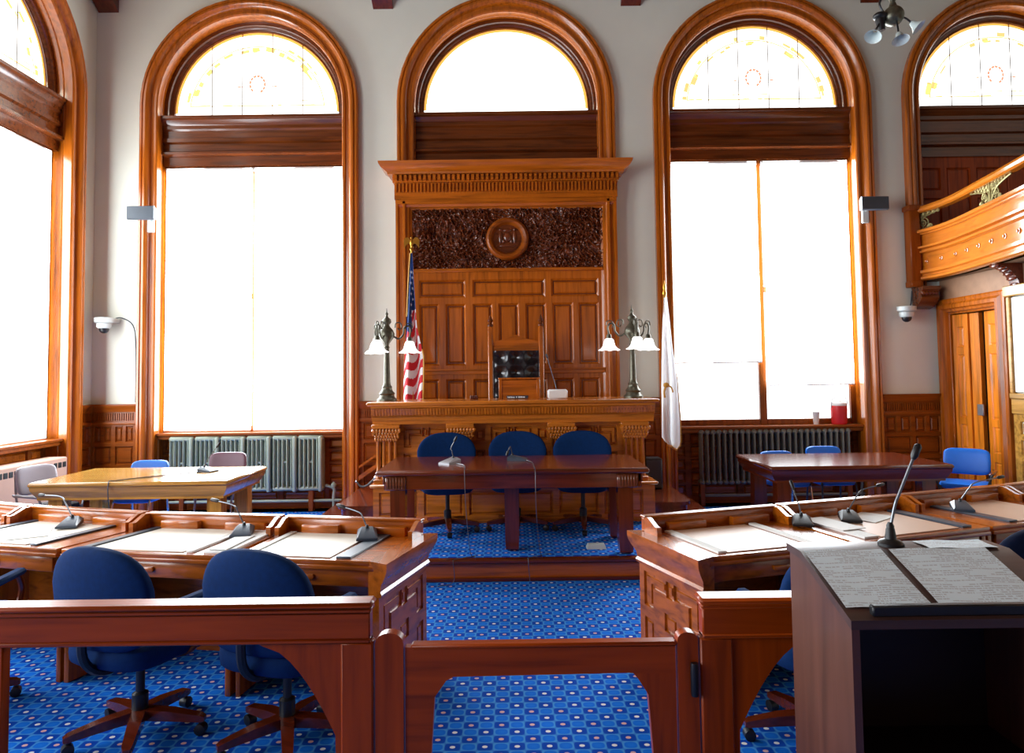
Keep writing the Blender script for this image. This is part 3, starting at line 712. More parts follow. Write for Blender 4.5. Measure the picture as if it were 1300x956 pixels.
# gooseneck microphones ---------------------------------------------------
def mic(loc, tip, label, base='wedge', rz=0, mat='mic', mid=None, head=.045):
    t = thing('gooseneck_microphone', label, 'microphone', loc, 0, 'gooseneck microphones')
    c, s = math.cos(rz), math.sin(rz)
    rot = lambda x, y, z: (x * c - y * s, x * s + y * c, z)
    mb = MB(rot)
    if base == 'wedge': mb.loft([[(-.06, -.1, 0), (.06, -.1, 0), (.055, .07, 0), (-.055, .07, 0)], [(-.06, -.1, .012), (.06, -.1, .012), (.055, .07, .03), (-.055, .07, .03)], [(-.05, -.085, .02), (.05, -.085, .02), (.03, .045, .05), (-.03, .045, .05)]])
    elif base == 'round': mb.lathe([(.036, 0), (.036, .008), (.03, .014), (.016, .02), (.012, .05), (.006, .055)], 20)
    else: mb.box(-.105, .105, -.06, .06, 0, .10, .015)
    mb.build('base', M['white'] if base == 'box' else M[mat], t)
    st = Vector(rot(0, .03, .045)) if base == 'wedge' else Vector((0, 0, .05)); tp = Vector(tip) - Vector(loc)
    md = Vector(mid) if mid else st.lerp(tp, .5) + Vector((0, 0, .06))
    pts = smoothpath([st, st.lerp(md, .55) + Vector((0, 0, .012)), md, tp], 6)
    mb = MB(); mb.lathe([(.010, 0), (.011, .02), (.006, .03)], 10, tuple(st - Vector((0, 0, .012)))); mb.build('swivel', M['black'], t)
    mb = MB(); mb.tube(pts, .0042, 8); mb.build('gooseneck', M['neck'], t)
    d = (pts[-1] - pts[-3]).normalized()
    mb = MB(); mb.tube([pts[-1] - d * .012, pts[-1], pts[-1] + d * head, pts[-1] + d * (head + .008)], [.006, .011, .011, .005], 10); mb.build('capsule', M['black'], t)
    return t
mic((.48, 7.35, 1.425), (.375, 7.33, 1.87), 'long microphone leaning left from a white box on the bench', 'box', head=.03, mid=(-.05, 0, .25))

# barrier chain, black box and stair stringer beside the bench
t = thing('barrier_chain', 'slender dark chain hanging from the window casing to the bench plinth', 'chain', (-1.7, 7.8, .365))
def chain(b):
    pts = smoothpath([(-1.93, 8.45, .40), (-1.80, 8.1, .40), (-1.62, 7.6, .49), (-1.46, 7.28, .62)], 12)
    for i in range(0, len(pts) - 1):
        b.tube([pts[i], pts[i].lerp(pts[i + 1], .5), pts[i + 1]], [.007, .013, .007], 6)
wb(t, chain, 'links', M['black'])
wb(t, lambda b: (b.ell(.022, .022, .022, (-1.46, 7.28, .62), nu=10, nv=8), b.ell(.018, .018, .018, (-1.93, 8.45, .40), nu=10, nv=8)), 'end_knob', M['chrome'])
t = thing('speaker_box', 'black upright speaker box on the step beside the bench', 'speaker', (1.6, 7.95, .365))
wb(t, lambda b: b.box(1.50, 1.70, 7.85, 8.05, .365, .71, .01), 'cabinet', M['black'])
wb(t, lambda b: b.box(1.515, 1.685, 7.84, 7.852, .385, .69, .004), 'grille', M['dgrey'])
t = struct(bpy.data.objects.new('trim_10', None)); COL.objects.link(t); t.location = (-1.7, 8.6, .4)
wb(t, lambda b: (b.prism([(-1.92, .40), (-1.45, .72), (-1.45, .78), (-1.92, .46)], 'y', 8.5, 8.58), b.prism([(-1.92, .55), (-1.45, .87), (-1.45, .90), (-1.92, .58)], 'y', 8.52, 8.58)), 'stringer', M['oakx'])

# flags -----------------------------------------------------------------
def flagcloth(name, t, xl, xr, y, ztop, length, mats, slots, folds=2.6, amp=.05, nu=48, nv=200, skew=.08):
    # xl, xr: silhouette of the hanging cloth from its top (0) to its tip (1)
    def lerp(T, q):
        for (a, u), (b, v) in zip(T, T[1:]):
            if q <= b: return u + (v - u) * (q - a) / (b - a)
        return T[-1][1]
    def P(a, q):
        x0, x1 = lerp(xl, q), lerp(xr, q)
        g = min(1, q * 2.2 + .12)
        return (x0 + (x1 - x0) * a + .008 * g * math.sin(a * folds * 2 * PI * 1.0 + q * 3), y - .03 + amp * g * math.sin(a * folds * 2 * PI + q * 2.2) + .015 * math.sin(q * 7 + a * 4), ztop - q * length + skew * q * (a - .5) * (1 if q < 1 else 1))
    mb = MB(); w = nu + 1
    mb.v = [Vector(P(i / nu, j / nv)) for j in range(nv + 1) for i in range(nu + 1)]
    for j in range(nv):
        for i in range(nu):
            mb.f.append((j * w + i, j * w + i + 1, (j + 1) * w + i + 1, (j + 1) * w + i)); mb.mi.append(slots((i + .5) / nu, (j + .5) / nv))
    return mb.build(name, mats, t, off=Vector(t.location), smooth=180, fix=False), P
fl1 = thing('national_flag', 'striped red white and blue flag with golden eagle on a pole behind the bench', 'flag', (-1.2, 8.2, .58))
wb(fl1, lambda b: (b.tube([(-1.2, 8.2, .58), (-1.2, 8.2, 3.2)], .013, 10), b.lathe([(.12, .58), (.12, .60), (.04, .63), (.02, .7)], 18, (-1.2, 8.2, 0))), 'pole', M['brass'])
def eagle(b):
    x, y, z = -1.2, 8.2, 3.20
    b.lathe([(.016, 0), (.026, .02), (.012, .04), (.016, .06)], 12, (x, y, z)); b.ell(.022, .02, .045, (x, y, z + .10)); b.ell(.014, .018, .016, (x, y - .012, z + .155)); b.lathe([(.006, 0), (.001, -.018)], 8, (x, y - .026, z + .15), 'y')
    for s_ in (-1, 1):
        b.loft([[(x + s_ * q[0] + 0, y - .006, z + q[1]), (x + s_ * q[0], y + .006, z + q[1]), (x + s_ * q[2], y + .006, z + q[3]), (x + s_ * q[2], y - .006, z + q[3])] for q in ((.01, .13, .012, .08), (.045, .165, .04, .09), (.075, .16, .066, .07), (.095, .125, .09, .03))])
    b.loft([[(x - .016, y - .004, z + .06), (x + .016, y - .004, z + .06), (x + .016, y + .004, z + .06), (x - .016, y + .004, z + .06)], [(x - .026, y - .004, z + .02), (x + .026, y - .004, z + .02), (x + .026, y + .004, z + .02), (x - .026, y + .004, z + .02)]])
wb(fl1, eagle, 'eagle_finial', M['brass'])
FL1 = 2.05
def stripe(a, q):
    c = q * FL1 - .26 * (1 - a) + .05 * math.sin(a * 9)
    if q * FL1 < .70 or (a < .55 and c < .78): return 2
    return int(c / .095 + 40) % 2
cl, P1 = flagcloth('flag_cloth', fl1, [(0, -1.215), (.2, -1.25), (.5, -1.29), (.75, -1.315), (1, -1.31)], [(0, -1.185), (.2, -1.16), (.45, -1.125), (.62, -1.05), (.75, -1.055), (1, -1.08)], 8.2, 3.17, FL1, [M['flagred'], M['flagwhite'], M['flagblue']], stripe, folds=1.6, amp=.045)
def stars(b):
    for k, (a_, q) in enumerate([(a_, q) for r in range(9) for a_, q in ((.18 + .1 * (r % 2), .13 + .032 * r), (.52 + .1 * (r % 2), .115 + .032 * r), (.85, .12 + .032 * r))]):
        if a_ > .6 and q * FL1 > .66: continue
        if q * FL1 > .95 : continue
        p = Vector(P1(a_, q)); e1 = Vector((1, 0, 0)); e2 = Vector((0, 0, 1)); n_ = (Vector(P1(a_ + .01, q)) - p).cross(Vector(P1(a_, q + .01)) - p).normalized()
        if n_.y > 0: n_ = -n_
        e1 = (e1 - n_ * e1.dot(n_)).normalized(); e2 = n_.cross(e1)
        b.add([tuple(p + n_ * .004 + (e1 * math.sin(m_ * PI / 5) * .8 + e2 * math.cos(m_ * PI / 5)) * (.024 if m_ % 2 == 0 else .011)) for m_ in range(10)], [tuple(range(10))])
wb(fl1, stars, 'stars', M['flagwhite'], smooth=0)['kind'] = 'stuff'
wb(fl1, lambda b: b.tube([Vector(P1(0, k / 30)) for k in range(12)], .007, 6), 'gold_header', M['gold'])
wb(fl1, lambda b: b.tube([Vector(P1(1, .58 + .42 * k / 30)) for k in range(31)], .010, 6), 'gold_fringe', M['gold'])
fl2 = thing('state_flag', 'white gold-fringed flag hanging on a pole beside the bench', 'flag', (1.79, 8.0, .181))
wb(fl2, lambda b: (b.tube([(1.79, 8.0, .18), (1.80, 8.0, 2.58)], .013, 10), b.lathe([(.012, 2.57), (.022, 2.6), (.028, 2.62), (.012, 2.66), (.02, 2.69), (.002, 2.78)], 10, (1.80, 8.0, 0)), b.lathe([(.12, .181), (.12, .2), (.04, .23), (.02, .3)], 18, (1.79, 8.0, 0))), 'pole', M['brass'])
cl2, P2 = flagcloth('flag_cloth', fl2, [(0, 1.785), (.3, 1.755), (.6, 1.735), (.95, 1.735), (1, 1.80)], [(0, 1.82), (.3, 1.87), (.55, 1.93), (.8, 1.955), (.97, 1.95), (1, 1.90)], 8.0, 2.57, 1.75, [M['thincloth']], lambda a, q: 0, folds=2.0, amp=.06, nv=80, skew=-.06)
wb(fl2, lambda b: b.tube([Vector(P2(k / 30, 1)) for k in range(31)], .014, 6), 'gold_fringe', M['gold'])
wb(fl2, lambda b: b.tube([Vector(P2(1, .5 + .5 * k / 20)) for k in range(21)], .007, 6), 'gold_edge', M['gold'])
wb(fl2, lambda b: (b.ell(.035, .02, .03, (1.775, 7.905, 1.545)), b.tube(smoothpath([(1.775, 7.905, 1.54), (1.75, 7.9, 1.47), (1.755, 7.9, 1.40)], 5), .012, 6), b.tube(smoothpath([(1.785, 7.905, 1.54), (1.83, 7.9, 1.52), (1.85, 7.9, 1.46)], 5), .010, 6)), 'gold_tassel', M['gold'])
# ------------------------------------------------------------------ tables
def leg_square(mb, x, y, z0, z1, w, taper=0.0):
    w2 = w * (1 - taper)
    mb.loft([[(x + sx * a, y + sy * a, z) for sx, sy in ((-1, -1), (1, -1), (1, 1), (-1, 1))] for a, z in ((w2 * .6, z0), (w2, z0 + .02), (w2 * 1.08, z0 + .1), (w, z1 - .12), (w, z1))])
def table(name, label, x0, x1, y0, y1, z0, zt, wood_, legs, lw, ins=.10, ah=.12, ct=.045, cove=True, taper=0.0, group=None):
    t = thing(name, label, 'table', ((x0 + x1) / 2, (y0 + y1) / 2, z0), group=group)
    wb(t, lambda b: b.box(x0, x1, y0, y1, zt - ct, zt, .016), 'tabletop', M[wood_ + 'x'])
    za = zt - ct
    if cove: wb(t, lambda b: b.loft([[(x0 + q, y0 + q, z), (x1 - q, y0 + q, z), (x1 - q, y1 - q, z), (x0 + q, y1 - q, z)] for q, z in ((.015, za), (.02, za - .03), (.045, za - .075), (.06, za - .10), (.06, za - ah))]), 'apron', M[wood_ + 'x'], smooth=25)
    else: wb(t, lambda b: b.box(x0 + ins, x1 - ins, y0 + .06, y1 - .06, za - ah, za, .005), 'apron', M[wood_ + 'x'])
    for x, y in legs: wb(t, lambda b: leg_square(b, x, y, z0, za - ah + (.0 if cove else .04), lw, taper), 'leg', M[wood_ + 'z'])
    return t
table('side_table', 'pale oak table with white sheen in front of the sage green radiator', -4.43, -2.60, 6.25, 7.27, 0, .76, 'light', [(-4.25, 6.45), (-2.78, 6.45), (-4.25, 7.07), (-2.78, 7.07)], .065)
table('side_table', 'reddish mahogany table in front of the grey radiator on the right', 2.50, 4.30, 6.70, 7.75, 0, .76, 'maho', [(2.68, 6.9), (4.12, 6.9), (2.68, 7.55), (4.12, 7.55)], .065)
ct = table('witness_table', 'long dark mahogany table on the dais facing the bench', -1.13, 1.11, 5.60, 6.55, .186, .92, 'maho', [(-.97, 5.80), (.93, 5.80), (-.97, 6.36), (.93, 6.36), (-.02, 5.95)], .062, cove=False, ins=.06, ah=.12, taper=.12)
for x in (-.97, .93): wb(ct, lambda b: (b.box(x - .085, x + .085, 5.64, 5.80, .755, .87, .008), [b.box(x - .07 + k * .024, x - .056 + k * .024, 5.63, 5.65, .77, .86, .003) for k in range(6)]), 'carved_block', M['carved'])
wb(ct, lambda b: [b.box(x - .02, x + .02, 5.66, 6.5, .80, .87, .005) for x in (-1.06, 1.04)], 'end_rail', M['mahoy'])
mic((-.55, 6.05, .92), (-.515, 6.05, 1.12), 'microphone standing upright on the left half of the dark table', rz=-.6, mid=(.0, 0, .13), head=.03, mat='steel')
mic((.02, 6.2, .92), (-.05, 6.15, 1.0), 'low microphone at the middle of the dark table', rz=1.4, head=.03)
for i, (pts, lb) in enumerate((([(-.50, 5.98, .928), (-.42, 5.85, .926), (-.40, 5.62, .926), (-.40, 5.588, .90), (-.39, 5.585, .6), (-.36, 5.62, .25), (-.33, 5.75, .193), (-.45, 5.68, .191), (-.5, 5.64, .19), (-.5, 5.62, .16), (-.50, 5.62, .02), (-.62, 5.55, .006)], 'thin grey cable from the upright microphone over the table edge'),
                               ([(.10, 6.15, .928), (.16, 6.0, .926), (.17, 5.62, .926), (.175, 5.588, .9), (.18, 5.585, .55), (.22, 5.7, .195), (.3, 5.8, .192), (.12, 5.68, .191), (.11, 5.64, .19), (.11, 5.622, .16), (.12, 5.62, .02)], 'thin grey cable from the low microphone over the table edge'))):
    mb = MB(); mb.tube(smoothpath(pts, 6), .003, 6); tag(mb.build('microphone_cable', M['neck']), lb, 'cable')
fb = thing('floor_outlet', 'small beige floor outlet box on the dais carpet by the table leg', 'outlet', (.70, 5.98, .186))
wb(fb, lambda b: b.loft([[(.62, 5.93, .186), (.79, 5.93, .186), (.79, 6.03, .186), (.62, 6.03, .186)], [(.635, 5.945, .222), (.775, 5.945, .222), (.775, 6.015, .222), (.635, 6.015, .222)]]), 'cover', M['camwhite'])
mic((-3.08, 6.9, .76), (-3.0, 6.95, 1.0), 'microphone standing on the pale oak table', rz=1.2, mid=(.03, .02, .16))
mb = MB(); mb.tube(smoothpath([(-3.1, 6.82, .766), (-3.4, 6.6, .766), (-3.65, 6.32, .766), (-3.68, 6.246, .75), (-3.66, 6.24, .5), (-3.6, 6.3, .1), (-3.5, 6.4, .012)], 6), .005, 6); tag(mb.build('microphone_cable', M['dgrey']), 'dark cable crossing the pale oak table top', 'cable')

# ------------------------------------------------------------------ swivel chairs
def swivel(name, label, fabric, loc, rz, group, zs=.46, tall=.42, top=.93):
    t = thing(name, label, 'chair', loc, rz, group)
    mb = MB(); mb.ell(.255, .25, .065, (0, .0, zs), .45, .55, 28, 12, fn=lambda x, y, z: (x, y, z - .03 * (y / .25) ** 2 * (1 if y > 0 else 0))); mb.build('seat', M[fabric], t)
    mb = MB(); mb.ell(.292, .045, tall / 2, (0, -.25, top - tall / 2), .55, .6, 32, 18, fn=lambda x, y, z: (x * (1 + .12 * z / tall - .30 * max(0, z / tall - .15)), y + .55 * x * x - .06 * z, z - .55 * x * x * (1 if z > 0 else .3))); mb.build('backrest', M[fabric], t)
    mb = MB(); mb.tube(smoothpath([(0, -.05, zs - .07), (0, -.2, zs - .07), (0, -.30, zs + .02), (0, -.31, zs + .2)], 5), .02, 8); mb.build('back_bracket', M['black'], t)
    for s_ in (-1, 1):
        mb = MB(); mb.box(s_ * .27 - .028, s_ * .27 + .028, -.16, .14, zs + .19, zs + .225, .012); mb.build('arm', M['blackseat'] if fabric == 'navy' else M[fabric], t)
        mb = MB(); mb.tube(smoothpath([(s_ * .27, .10, zs + .2), (s_ * .28, .12, zs + .1), (s_ * .25, .06, zs - .04), (s_ * .1, 0, zs - .06)], 5), .016, 8); mb.build('arm_post', M['mahoz'], t)
    mb = MB(); mb.lathe([(.03, .09), (.036, .12), (.036, .2), (.02, .21), (.02, zs - .06), (.09, zs - .055), (.09, zs - .04)], 16); mb.build('column', M['black'], t)
    for k in range(5):
        a = 2 * PI * k / 5 + .35; c, s = math.cos(a), math.sin(a); P = lambda r, q, z: (r * c - q * s, r * s + q * c, z)
        mb = MB(); mb.loft([[P(r, -w, z0), P(r, w, z0), P(r, w, z1), P(r, -w, z1)] for r, w, z0, z1 in ((.02, .03, .08, .13), (.15, .028, .075, .12), (.29, .022, .065, .095), (.31, .014, .065, .085))]); lg = mb.build('leg', M['mahox'], t)
        mb = MB(); mb.lathe([(.012, -.022), (.027, -.02), (.027, .02), (.012, .022)], 12, (0, 0, .028)) if False else None
        mb = MB(P); mb.lathe([(.012, -.024), (.026, -.02), (.026, .02), (.012, .024)], 12, (.29, 0, .027), 'y'); mb.lathe([(.008, .03), (.008, .07)], 8, (.29, 0, 0)); mb.build('caster', M['black'], lg)
    return t
g = 'blue swivel chairs behind the dark table'
swivel('swivel_chair', 'blue swivel chair behind the dark table, beneath the striped flag', 'blue', (-.645, 6.68, .186), PI + .12, g)
swivel('swivel_chair', 'blue swivel chair at the middle of the dark table', 'blue', (.03, 6.74, .186), PI - .05, g)
swivel('swivel_chair', 'blue swivel chair behind the dark table at its end nearest the white flag', 'blue', (.67, 6.70, .186), PI - .1, g)
g = 'blue armchairs at the council desks'
swivel('council_chair', 'blue armchair at the desk end nearest the gate, left of the aisle', 'blue', (-1.07, 3.26, 0), -.34, g, .45, .46, .95)
swivel('council_chair', 'blue armchair at the second desk left of the aisle', 'blue', (-1.80, 3.34, 0), -.34, g, .45, .46, .95)
swivel('council_chair', 'blue armchair cut by the left edge of the photo', 'blue', (-2.95, 3.62, 0), .15, g, .45, .46, .95)
swivel('council_chair', 'dark blue armchair half hidden by the lectern, right of the aisle', 'blue', (1.36, 3.22, 0), .25, g, .45, .46, .95)
swivel('council_chair', 'dark navy armchair beyond the lectern papers at the right edge', 'navy', (2.40, 3.50, 0), .35, g, .45, .46, .95)

# metal stacking chairs
def stack_chair(label, loc, rz, pad, seat, frame, arms=False, armmat='black', zb=.82):
    t = thing('stacking_chair' if not arms else 'metal_armchair', label, 'chair', loc, rz)
    mb = MB(); mb.ell(.21, .20, .035, (0, 0, .445), .4, .4, 24, 8); mb.build('seat', M[seat], t)
    mb = MB(); mb.ell(.205, .028, .14, (0, -.2, zb - .13), .4, .4, 24, 10, fn=lambda x, y, z: (x, y + .5 * x * x - .18 * z, z)); mb.build('backrest', M[pad], t)
    mb = MB()
    for s_ in (-1, 1):
        mb.tube(smoothpath([(s_ * .2, -.24, 0), (s_ * .19, -.19, .42), (s_ * .185, -.215, zb - .22), (s_ * .18, -.23, zb - .06)], 5), .011, 8)
    mb.build('back_leg', M[frame], t)
    for s_ in (-1, 1):
        mb = MB(); mb.tube(smoothpath([(s_ * .2, .22, 0), (s_ * .19, .18, .40), (s_ * .18, .12, .425), (s_ * .18, -.17, .425)], 5), .011, 8); mb.build('leg', M[frame], t)
        if arms:
            mb = MB(); mb.tube(smoothpath([(s_ * .19, .18, .40), (s_ * .235, .17, .56), (s_ * .235, .1, .580), (s_ * .22, -.2, .585)], 6), .011, 8); mb.build('arm_tube', M[frame], t)
            mb = MB(); mb.box(s_ * .235 - .022, s_ * .235 + .022, -.16, .16, .572, .596, .008); mb.build('armrest', M[armmat], t)
    return t
stack_chair('silver and grey metal armchair at the end of the pale oak table', (-4.58, 6.80, 0), -1.9, 'greyvinyl', 'blackseat', 'steel', True, 'steel', .84)
stack_chair('blue chair tucked behind the pale oak table', (-3.95, 7.28, 0), PI, 'bluevinyl', 'bluevinyl', 'chrome', zb=.80)
stack_chair('maroon-backed chair behind the pale oak table by the radiator', (-3.16, 7.42, 0), PI, 'maroon', 'blackseat', 'steel', True, 'steel', .86)
stack_chair('pale blue chair with chrome legs behind the mahogany table, nearest the bench', (3.05, 7.72, 0), PI + .15, 'bluevinyl', 'bluevinyl', 'chrome', zb=.76)
stack_chair('blue chair behind the middle of the mahogany table', (3.6, 7.80, 0), PI, 'bluevinyl', 'bluevinyl', 'dgrey', zb=.80)
stack_chair('bright blue armchair with dark wooden arms by the open door', (4.86, 7.42, 0), PI - .7, 'bluevinyl', 'bluevinyl', 'black', True, 'mahoy', .80)
for o_ in COL.objects:
    if o_.get('label', '').startswith('bright blue armchair'): o_.scale = (1.08, 1.08, 1.0)

# ------------------------------------------------------------------ radiators
def radiator(label, x0, x1, y, z0, z1, nsec, mat, ncol=5, post=True):
    t = thing('radiator', label, 'radiator', ((x0 + x1) / 2, y, 0)); w = (x1 - x0) / nsec
    me = None
    for k in range(nsec):
        if me is None:
            mb = MB(); n = ncol; off_ = -w / 2
            mb.box(off_ + .004, off_ + w - .004, -.07, .07, z1 - .06, z1, .02); mb.box(off_ + .004, off_ + w - .004, -.07, .07, z0, z0 + .055, .02)
            for c in range(n):
                x = off_ + w * (c + .5) / (n + (.9 if post else 0)); mb.loft([[(x + .014 * math.cos(2 * PI * q / 8), -.045 + .03 * math.sin(2 * PI * q / 8), z) for q in range(8)] for z in (z0 + .04, z1 - .04)], cap=False)
                mb.loft([[(x + .014 * math.cos(2 * PI * q / 8), .045 + .03 * math.sin(2 * PI * q / 8), z) for q in range(8)] for z in (z0 + .04, z1 - .04)], cap=False)
            x = off_ + w - w * .12
            if not post: x = off_ + w * .5
            if post: mb.box(x - .022, x + .022, -.085, .085, z0 - .01, z1 - .01, .012); mb.box(off_ + w * .5 - .025, off_ + w * .5 + .025, -.06, -.03, z0 + (z1 - z0) * .5, z0 + (z1 - z0) * .54, .008)
            o = mb.build('section', M[mat], t); me = o.data
        else:
            o = bpy.data.objects.new('section', me); COL.objects.link(o); o.parent = t
        o.location = (x0 - (x0 + x1) / 2 + w * (k + .5), 0, 0)
    for x in (x0 + w * .5, x1 - w * .5):
        mb = MB(); xx = x - (x0 + x1) / 2
        mb.box(xx - .03, xx + .03, -.05, .05, 0, z0 + .01, .006); mb.build('foot', M['cherryz'], t)
    mb = MB(); hx = (x1 - x0) / 2
    mb.tube(smoothpath([(-hx, -.02, .13), (hx + .05, -.02, .13), (hx + .11, -.02, .14), (hx + .12, -.02, .2), (hx + .12, -.02, .28), (hx + .02, -.02, .32)], 5), .018, 8); mb.lathe([(.03, 0), (.03, .03), (.018, .04), (.018, .14)], 10, (hx + .12, -.02, 0)); mb.lathe([(.03, .3), (.034, .33), (.01, .36)], 10, (hx + .12, -.02, 0)); mb.build('valve_pipe', M[mat], t)
    return t
radiator('sage green cast-iron radiator under the window behind the pale table', -4.36, -2.40, 8.735, .26, .955, 6, 'rad1')
radiator('grey cast-iron radiator under the window behind the mahogany table', 2.345, 4.28, 8.735, .27, .955, 26, 'rad2', 1, False)
hc = thing('baseboard_heater', 'beige slotted heater cabinet along the left wall below the window', 'heater', (-5.2, 6.9, 0))
wb(hc, lambda b: (b.box(XL + .01, -5.10, 5.7, 7.86, .08, .82, .012),), 'cabinet', M['heater'])
def slots(b):
    y = 5.75
    while y < 7.8: b.box(-5.105, -5.095, y, y + .055, .71, .77, .003); y += .075
wb(hc, slots, 'vent_slots', M['black'], smooth=0)['kind'] = 'stuff'
wb(hc, lambda b: b.box(XL + .01, -5.13, 5.7, 7.86, 0, .08, .004), 'plinth', M['black'])

# ------------------------------------------------------------------ council desks (wedge plan)
def wedge(BL, BR, FR, FL):
    BL, BR, FR, FL = map(Vector, (BL, BR, FR, FL))
    return lambda a, b, z: tuple((FL.lerp(FR, a)).lerp(BL.lerp(BR, a), b)) + (z,)
def desk(label, corners, wood_, blot, strips, end=None, drawer_mat=None, plates=((.15, .42), (.62, .9))):
    F0 = wedge(*corners); c = F0(.5, .5, 0)
    F = F0 if end is None else (lambda a, b, z: F0(a * .955, b, z)) if end == 1 else (lambda a, b, z: F0(1 - (1 - a) * .955, b, z))
    t = thing('council_desk', label, 'desk', c, group='council desks in the horseshoe'); off = Vector(c)
    def P(name, fn, mat, parent=t, sm=40):
        mb = MB(F); fn(mb); return mb.build(name, mat, parent, off=off, smooth=sm)
    Wx, Wz = M[wood_ + 'x'], M[wood_ + 'z']
    P('desktop', lambda b: (b.box(0.003, .997, -.02, 1.0, .722, .748, .004), b.box(.003, .997, -.03, .02, .70, .722, .003)), Wx)
    P('back_rail', lambda b: (b.box(0.003, .997, .945, 1.0, .748, .83, .006), b.box(0.0, 1.0, .93, 1.015, .828, .842, .004)), Wx)
    for a0, a1 in ((.003, .033), (.967, .997)): P('side_rail', lambda b: b.prism([(.72, .748), (.945, .748), (.945, .838), (.88, .838), (.76, .80), (.72, .80)], 'x', a0, a1), Wx)
    dr = P('drawer', lambda b: b.box(.06, .94, .015, .06, .61, .70, .006), Wx)
    P('drawer_pull', lambda b: b.box(.45, .56, -.015, .02, .642, .668, .006), Wx, dr)
    P('modesty_panel', lambda b: (b.box(.0, 1.0, .93, .97, .0, .722, .004), b.box(.02, .98, .965, .985, .05, .12, .004)), Wx)
    for a0, a1 in ((0.0, .03), (.97, 1.0)): P('end_panel', lambda b: b.box(a0, a1, .03, .95, 0, .72, .004), Wz)
    for a0, a1 in plates: P('bookrest', lambda b: b.box(a0, a1, .87, .94, .748, .80, .004), Wx)
    # blotter and its dark side strips
    a0, a1, b0, b1 = blot
    P('writing_pad', lambda b: b.box(a0, a1, b0, b1, .748, .754, .001), M['blotL'] if corners[0][0] < 0 else M['blotR'])
    for s0, s1, m_ in strips: P('pad_strip', lambda b: b.box(s0, s1, b0, b1, .748, .760, .002), M[m_])
    if end is not None:      # panelled end facing the aisle: a = 1 (left desk) or a = 0 (right desk)
        a = end; p0, p1 = Vector(F0(a, -.03, 0)), Vector(F0(a, 1.0, 0)); L = (p1 - p0).length; d = (p1 - p0) / L
        nn = Vector((d.y, -d.x, 0)); nn = nn if (nn.x > 0) == (a == 1) else -nn
        EF = lambda u, v, q: tuple(p0 + d * u + nn * (q - .03) + Vector((0, 0, v)))
        panelling('end_panelling', t, EF, 0, L, 0, .57, key_pattern(.05, L - .05, .07, .53, 0) , M[wood_ + 'y'], M[wood_ + 'y'], depth=.032, raised=.028, bev=.010, gap=.009, slope=.007, back=.03, off=off)
        mb = MB(EF)
        prof = [(-.06, .57), (.015, .57), (.02, .585), (.01, .60), (.015, .63), (.04, .67), (.055, .70), (.06, .722), (.06, .75), (-.06, .75)]
        mb.loft([[(u - (max(q, 0) * .6 if u == 0 else -max(q, 0) * .6), z, q) for q, z in prof] for u in (0, L)]); mb.build('crown_moulding', M[wood_ + 'y'], t, off=off, smooth=30)
        mb = MB(EF); mb.box(.0, L * .999, 0, .06, -.01, .02, .004); mb.build('end_plinth', M[wood_ + 'y'], t, off=off)
    return t, F, off
LD = [(((-1.41, 4.29), (-.50, 4.12), (-.66, 3.54), (-1.50, 3.70)), 'oak desk at the aisle end of the left row, panelled end', (.12, .66, .03, .88), [(.07, .115, 'paper'), (.70, .80, 'mic')], 1),
      (((-2.35, 4.46), (-1.43, 4.30), (-1.53, 3.70), (-2.55, 3.90)), 'oak desk second from the aisle in the left row', (.16, .72, .03, .9), [(.10, .15, 'mic'), (.74, .78, 'paper'), (.84, .98, 'paper')], None),
      (((-3.30, 4.74), (-2.37, 4.47), (-2.57, 3.90), (-3.56, 4.17)), 'oak desk third from the aisle in the left row', (.16, .74, .03, .9), [(.09, .15, 'mic'), (.77, .82, 'mic')], None),
      (((-4.22, 5.10), (-3.32, 4.75), (-3.58, 4.18), (-4.52, 4.55)), 'oak desk at the outer end of the left row', (.2, .85, .03, .9), [(.1, .16, 'mic')], None)]
RD = [(((.717, 4.134), (1.663, 4.43), (1.85, 3.80), (.93, 3.54)), 'oak desk at the aisle end of the right row, panelled end', (.17, .70, .04, .86), [(.11, .165, 'paper'), (.73, .78, 'paper')], 0),
      (((1.68, 4.44), (2.62, 4.735), (2.84, 4.14), (1.87, 3.81)), 'oak desk second from the aisle in the right row', (.22, .80, .04, .88), [(.10, .2, 'paper'), (.83, .90, 'mic')], None),
      (((2.64, 4.74), (3.53, 5.05), (3.78, 4.45), (2.86, 4.15)), 'oak desk third from the aisle in the right row', (.28, .84, .04, .9), [(.20, .27, 'mic')], None),
      (((3.55, 5.06), (4.40, 5.40), (4.68, 4.82), (3.80, 4.46)), 'oak desk at the outer end of the right row', (.2, .8, .04, .9), [(.1, .16, 'mic')], None)]
for c, lb, bl_, st_, e_ in LD + RD: desk(lb, c, 'oak', bl_, st_, e_)
mic((-.86, 4.03, .761), (-1.02, 4.13, .915), 'microphone bent left on the aisle-end desk of the left row', rz=.2, mid=(-.06, .06, .13))
mic((-1.63, 4.15, .761), (-1.83, 4.25, .94), 'microphone on the second desk from the aisle in the left row', rz=.2, mid=(-.08, .05, .16))
mic((-2.86, 4.45, .761), (-3.14, 4.6, .93), 'microphone on the third desk from the aisle in the left row', rz=.3, mid=(-.12, .08, .17))
mic((1.76, 4.23, .761), (1.75, 4.32, .96), 'black upright microphone at the joint of the first two right-row desks', rz=-.3, mat='black', mid=(.0, .05, .12))
mic((2.10, 4.33, .761), (2.34, 4.43, .95), 'microphone bent right on the second desk of the right row', rz=-.3, mat='black', mid=(.12, .06, .17))
mic((2.98, 4.60, .761), (3.32, 4.72, .945), 'microphone bent right on the third desk of the right row', rz=-.4, mat='mic', mid=(.15, .07, .16))
